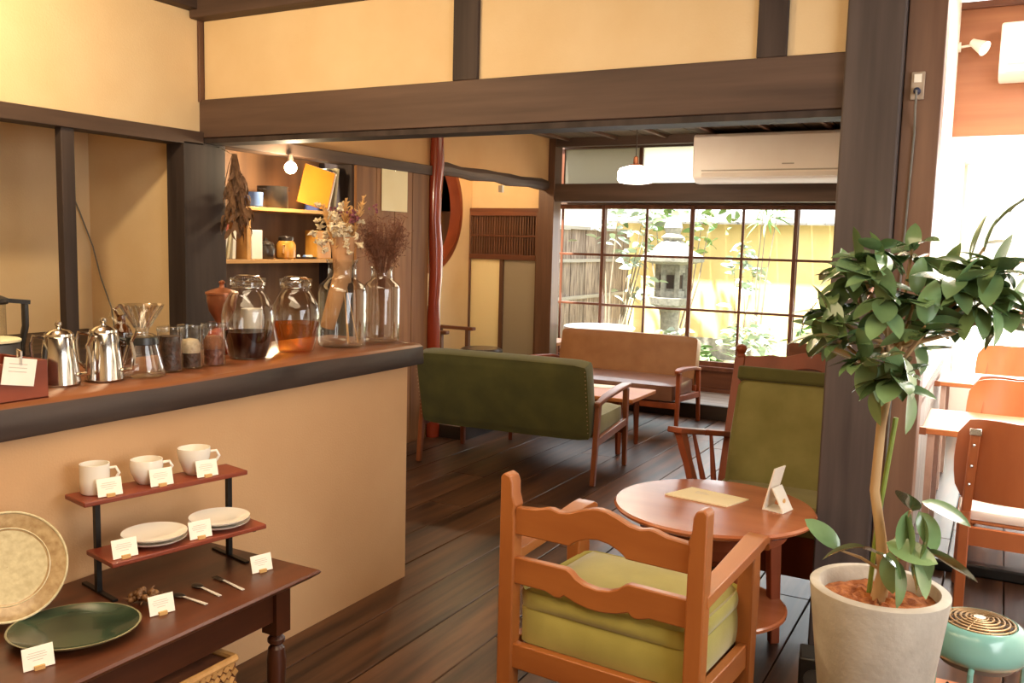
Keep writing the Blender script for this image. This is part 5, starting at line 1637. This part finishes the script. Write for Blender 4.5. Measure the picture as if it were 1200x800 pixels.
air_con('long white air conditioner above the garden windows', (-2.33, 7.56, 2.035), 1.55, 0.395, 0.22)
air_con('white air conditioner on the red-brown wood panel in the side room', (-0.115, 6.30, 2.53), 0.9, 0.32, 0.22)
pn = thing('pendant_lamp', 'lit round white glass pendant lamp in front of the windows', 'lamp', (-2.55, 6.62, 1.98))
MB().lathe([(0.085, 0.0), (0.125, 0.008), (0.138, 0.03), (0.138, 0.085), (0.12, 0.115), (0.05, 0.135)], 40).build('glass_shade', lamp_glass, pn, smooth=60)
MB().lathe([(0.052, 0.133), (0.052, 0.142), (0.022, 0.15), (0.018, 0.20), (0.006, 0.21)], 20).build('socket', copper, pn)
MB().tube([(0, 0, 0.20), (0, 0, 0.475)], 0.004, 6).build('cord', dark_glaze, pn)
MB().lathe([(0.04, 0.462), (0.04, 0.475), (0.02, 0.48)], 20).build('ceiling_rose', dark_glaze, pn)
lamp('POINT', 'pendant_light', (-2.55, 6.62, 1.93), 10, (1.0, 0.85, 0.62), 0.12)
sp = thing('wall_spotlight', 'small white spotlight on the side room wall', 'lamp', (-0.345, 6.25, 2.755))
MB().lathe([(0.03, 0), (0.03, 0.015)], 16, M=Matrix.Rotation(R(90), 4, 'Y')).build('mount', cream_white, sp)
MB().tube([(0.01, 0, 0), (0.09, -0.02, 0.005)], 0.008, 8).build('arm', cream_white, sp)
Mx = Matrix.Translation((0.09, -0.03, 0.01)) @ Vector((0, 0, 1)).rotation_difference(Vector((0.75, -0.35, -0.5))).to_matrix().to_4x4()
MB().lathe([(0.022, -0.02), (0.026, 0.0), (0.045, 0.075)], 20, M=Mx, cap1=False).build('shade', cream_white, sp)
MB().lathe([(0.040, 0.072), (0.002, 0.080)], 20, M=Mx).build('lens', spot_glow, sp)


# ------------------------------------------------------------------ side room tables and chairs
def ply_chair(name, label, loc, rz, mat):
    t = thing(name, label, 'chair', loc, rz, 'plywood chairs in the side room')
    # curved plywood back, local +y is the way it faces
    vs, fs = [], []
    nx = 12
    for side in (0, 1):
        for j in range(7):
            v = j / 6
            for i in range(nx + 1):
                u = -1 + 2 * i / nx
                edge = 0.205 + 0.018 * math.sin(v * PI) - (0.03 if j == 6 else 0) - (0.02 if j == 0 else 0)
                z = 0.50 + 0.335 * v + (0.022 * (1 - abs(u) ** 2.5) if j == 6 else 0) * (0.35 + 0.65 * abs(u))
                vs.append((u * edge, -0.035 - 0.055 * (1 - u * u) - 0.10 * v * 0.5 + side * 0.011, z))
    a0 = 7 * (nx + 1)
    for side in (0, 1):
        for j in range(6):
            for i in range(nx):
                a = side * a0 + j * (nx + 1) + i
                fs.append((a, a + 1, a + nx + 2, a + nx + 1))
    for j in range(6):
        for i in (0, nx):
            a = j * (nx + 1) + i
            fs.append((a, a + nx + 1, a0 + a + nx + 1, a0 + a))
    for j in (0, 6):
        for i in range(nx):
            a = j * (nx + 1) + i
            fs.append((a, a + 1, a0 + a + 1, a0 + a))
    MB().add(vs, fs).build('back_panel', mat, t)
    for s in (-1, 1):
        MB().bar((s * 0.165, -0.06, 0), (s * 0.165, -0.045, 0.45), 0.04, 0.045).build('leg', ply_red, t, bevel=0.005)
        m = MB().bar((s * 0.165, -0.045, 0.44), (s * 0.15, -0.122, 0.80), 0.036, 0.028)
        m.build('back_post', ply_red, t, bevel=0.005)
        for z in (0.57, 0.65, 0.74):
            MB().ball((s * (0.165 - 0.015 * (z - .44) / .36), -0.062 - 0.077 * (z - 0.44) / .36, z), 0.007, 8, 5).build('screw', steel, t)
        MB().box(s * 0.15 - 0.022, s * 0.15 + 0.022, -0.145, -0.128, 0.782, 0.81).build('metal_cap', steel, t, bevel=0.003)
        MB().bar((s * 0.185, 0.36, 0), (s * 0.18, 0.35, 0.40), 0.036, 0.036).build('leg', ply_red, t, bevel=0.005)
        MB().box(s * 0.175 - 0.012, s * 0.175 + 0.012, -0.03, 0.35, 0.32, 0.39).build('side_rail', ply_red, t)
    MB().box(-0.16, 0.16, -0.065, -0.04, 0.31, 0.385).build('rear_rail', ply_red, t)
    MB().box(-0.17, 0.17, 0.34, 0.36, 0.32, 0.39).build('front_rail', ply_red, t)
    MB().box(-0.20, 0.20, -0.02, 0.38, 0.39, 0.405).build('seat', ply, t, bevel=0.005)
    MB().cushion(-0.185, 0.185, -0.02, 0.36, 0.405, 0.45, 0.01, 8, rnd=0.02).build('cushion', white_china, t)
    return t


c1 = ply_chair('plywood_chair', 'nearest red-brown plywood chair in the side room, back to the viewer', (0.10, 4.13, 0), 0.0, ply_red)
c2 = ply_chair('plywood_chair', 'orange plywood chair facing the viewer across the nearer side room table', (0.10, 5.26, 0), PI, ply)
c3 = dup(c1, (0.11, 5.62, 0), 0.0, 'dark plywood chair standing back to back behind the orange one')
c4 = dup(c2, (0.09, 7.32, 0), PI, 'farthest orange plywood chair at the bright end of the side room')


def side_table(label, loc):
    t = thing('side_room_table', label, 'table', loc, 0, 'side room tables')
    MB().box(-0.48, 0.62, -0.30, 0.30, 0.672, 0.70).build('top', ply, t, bevel=0.004)
    MB().box(-0.50, -0.46, -0.302, -0.27, 0.668, 0.702).build('corner_cap', copper, t)
    for sx in (-0.44, 0.56):
        for sy in (-0.26, 0.26):
            MB().bar((sx, sy, 0), (sx, sy, 0.672), 0.03, 0.03).build('leg', rose_line if sx < 0 else ply_red, t)
    MB().tube([(-0.22, 0.1, 0.672), (-0.22, 0.1, 0.52), (-0.17, 0.1, 0.50), (0.3, 0.1, 0.50)], 0.009, 8).build('bracket', black_metal, t)
    return t


s1 = side_table('nearer wooden table between two plywood chairs in the side room', (0.20, 4.80, 0))
s2 = dup(s1, (0.16, 6.52, 0), 0.0, 'farther wooden table in front of the bright side room window')
tag(MB().box(-0.12, 0.12, -0.09, 0.09, 0, 0.004).build('paper_menu', card_white, loc=(0.16, 6.45, 0.7005)), 'white menu sheet on the farther side room table', 'menu')
tag(MB().box(-0.14, 0.14, -0.09, 0.09, 0, 0.004).build('paper_menu', card_white, loc=(0.14, 4.72, 0.7005)), 'white menu sheet on the nearer side room table', 'menu')
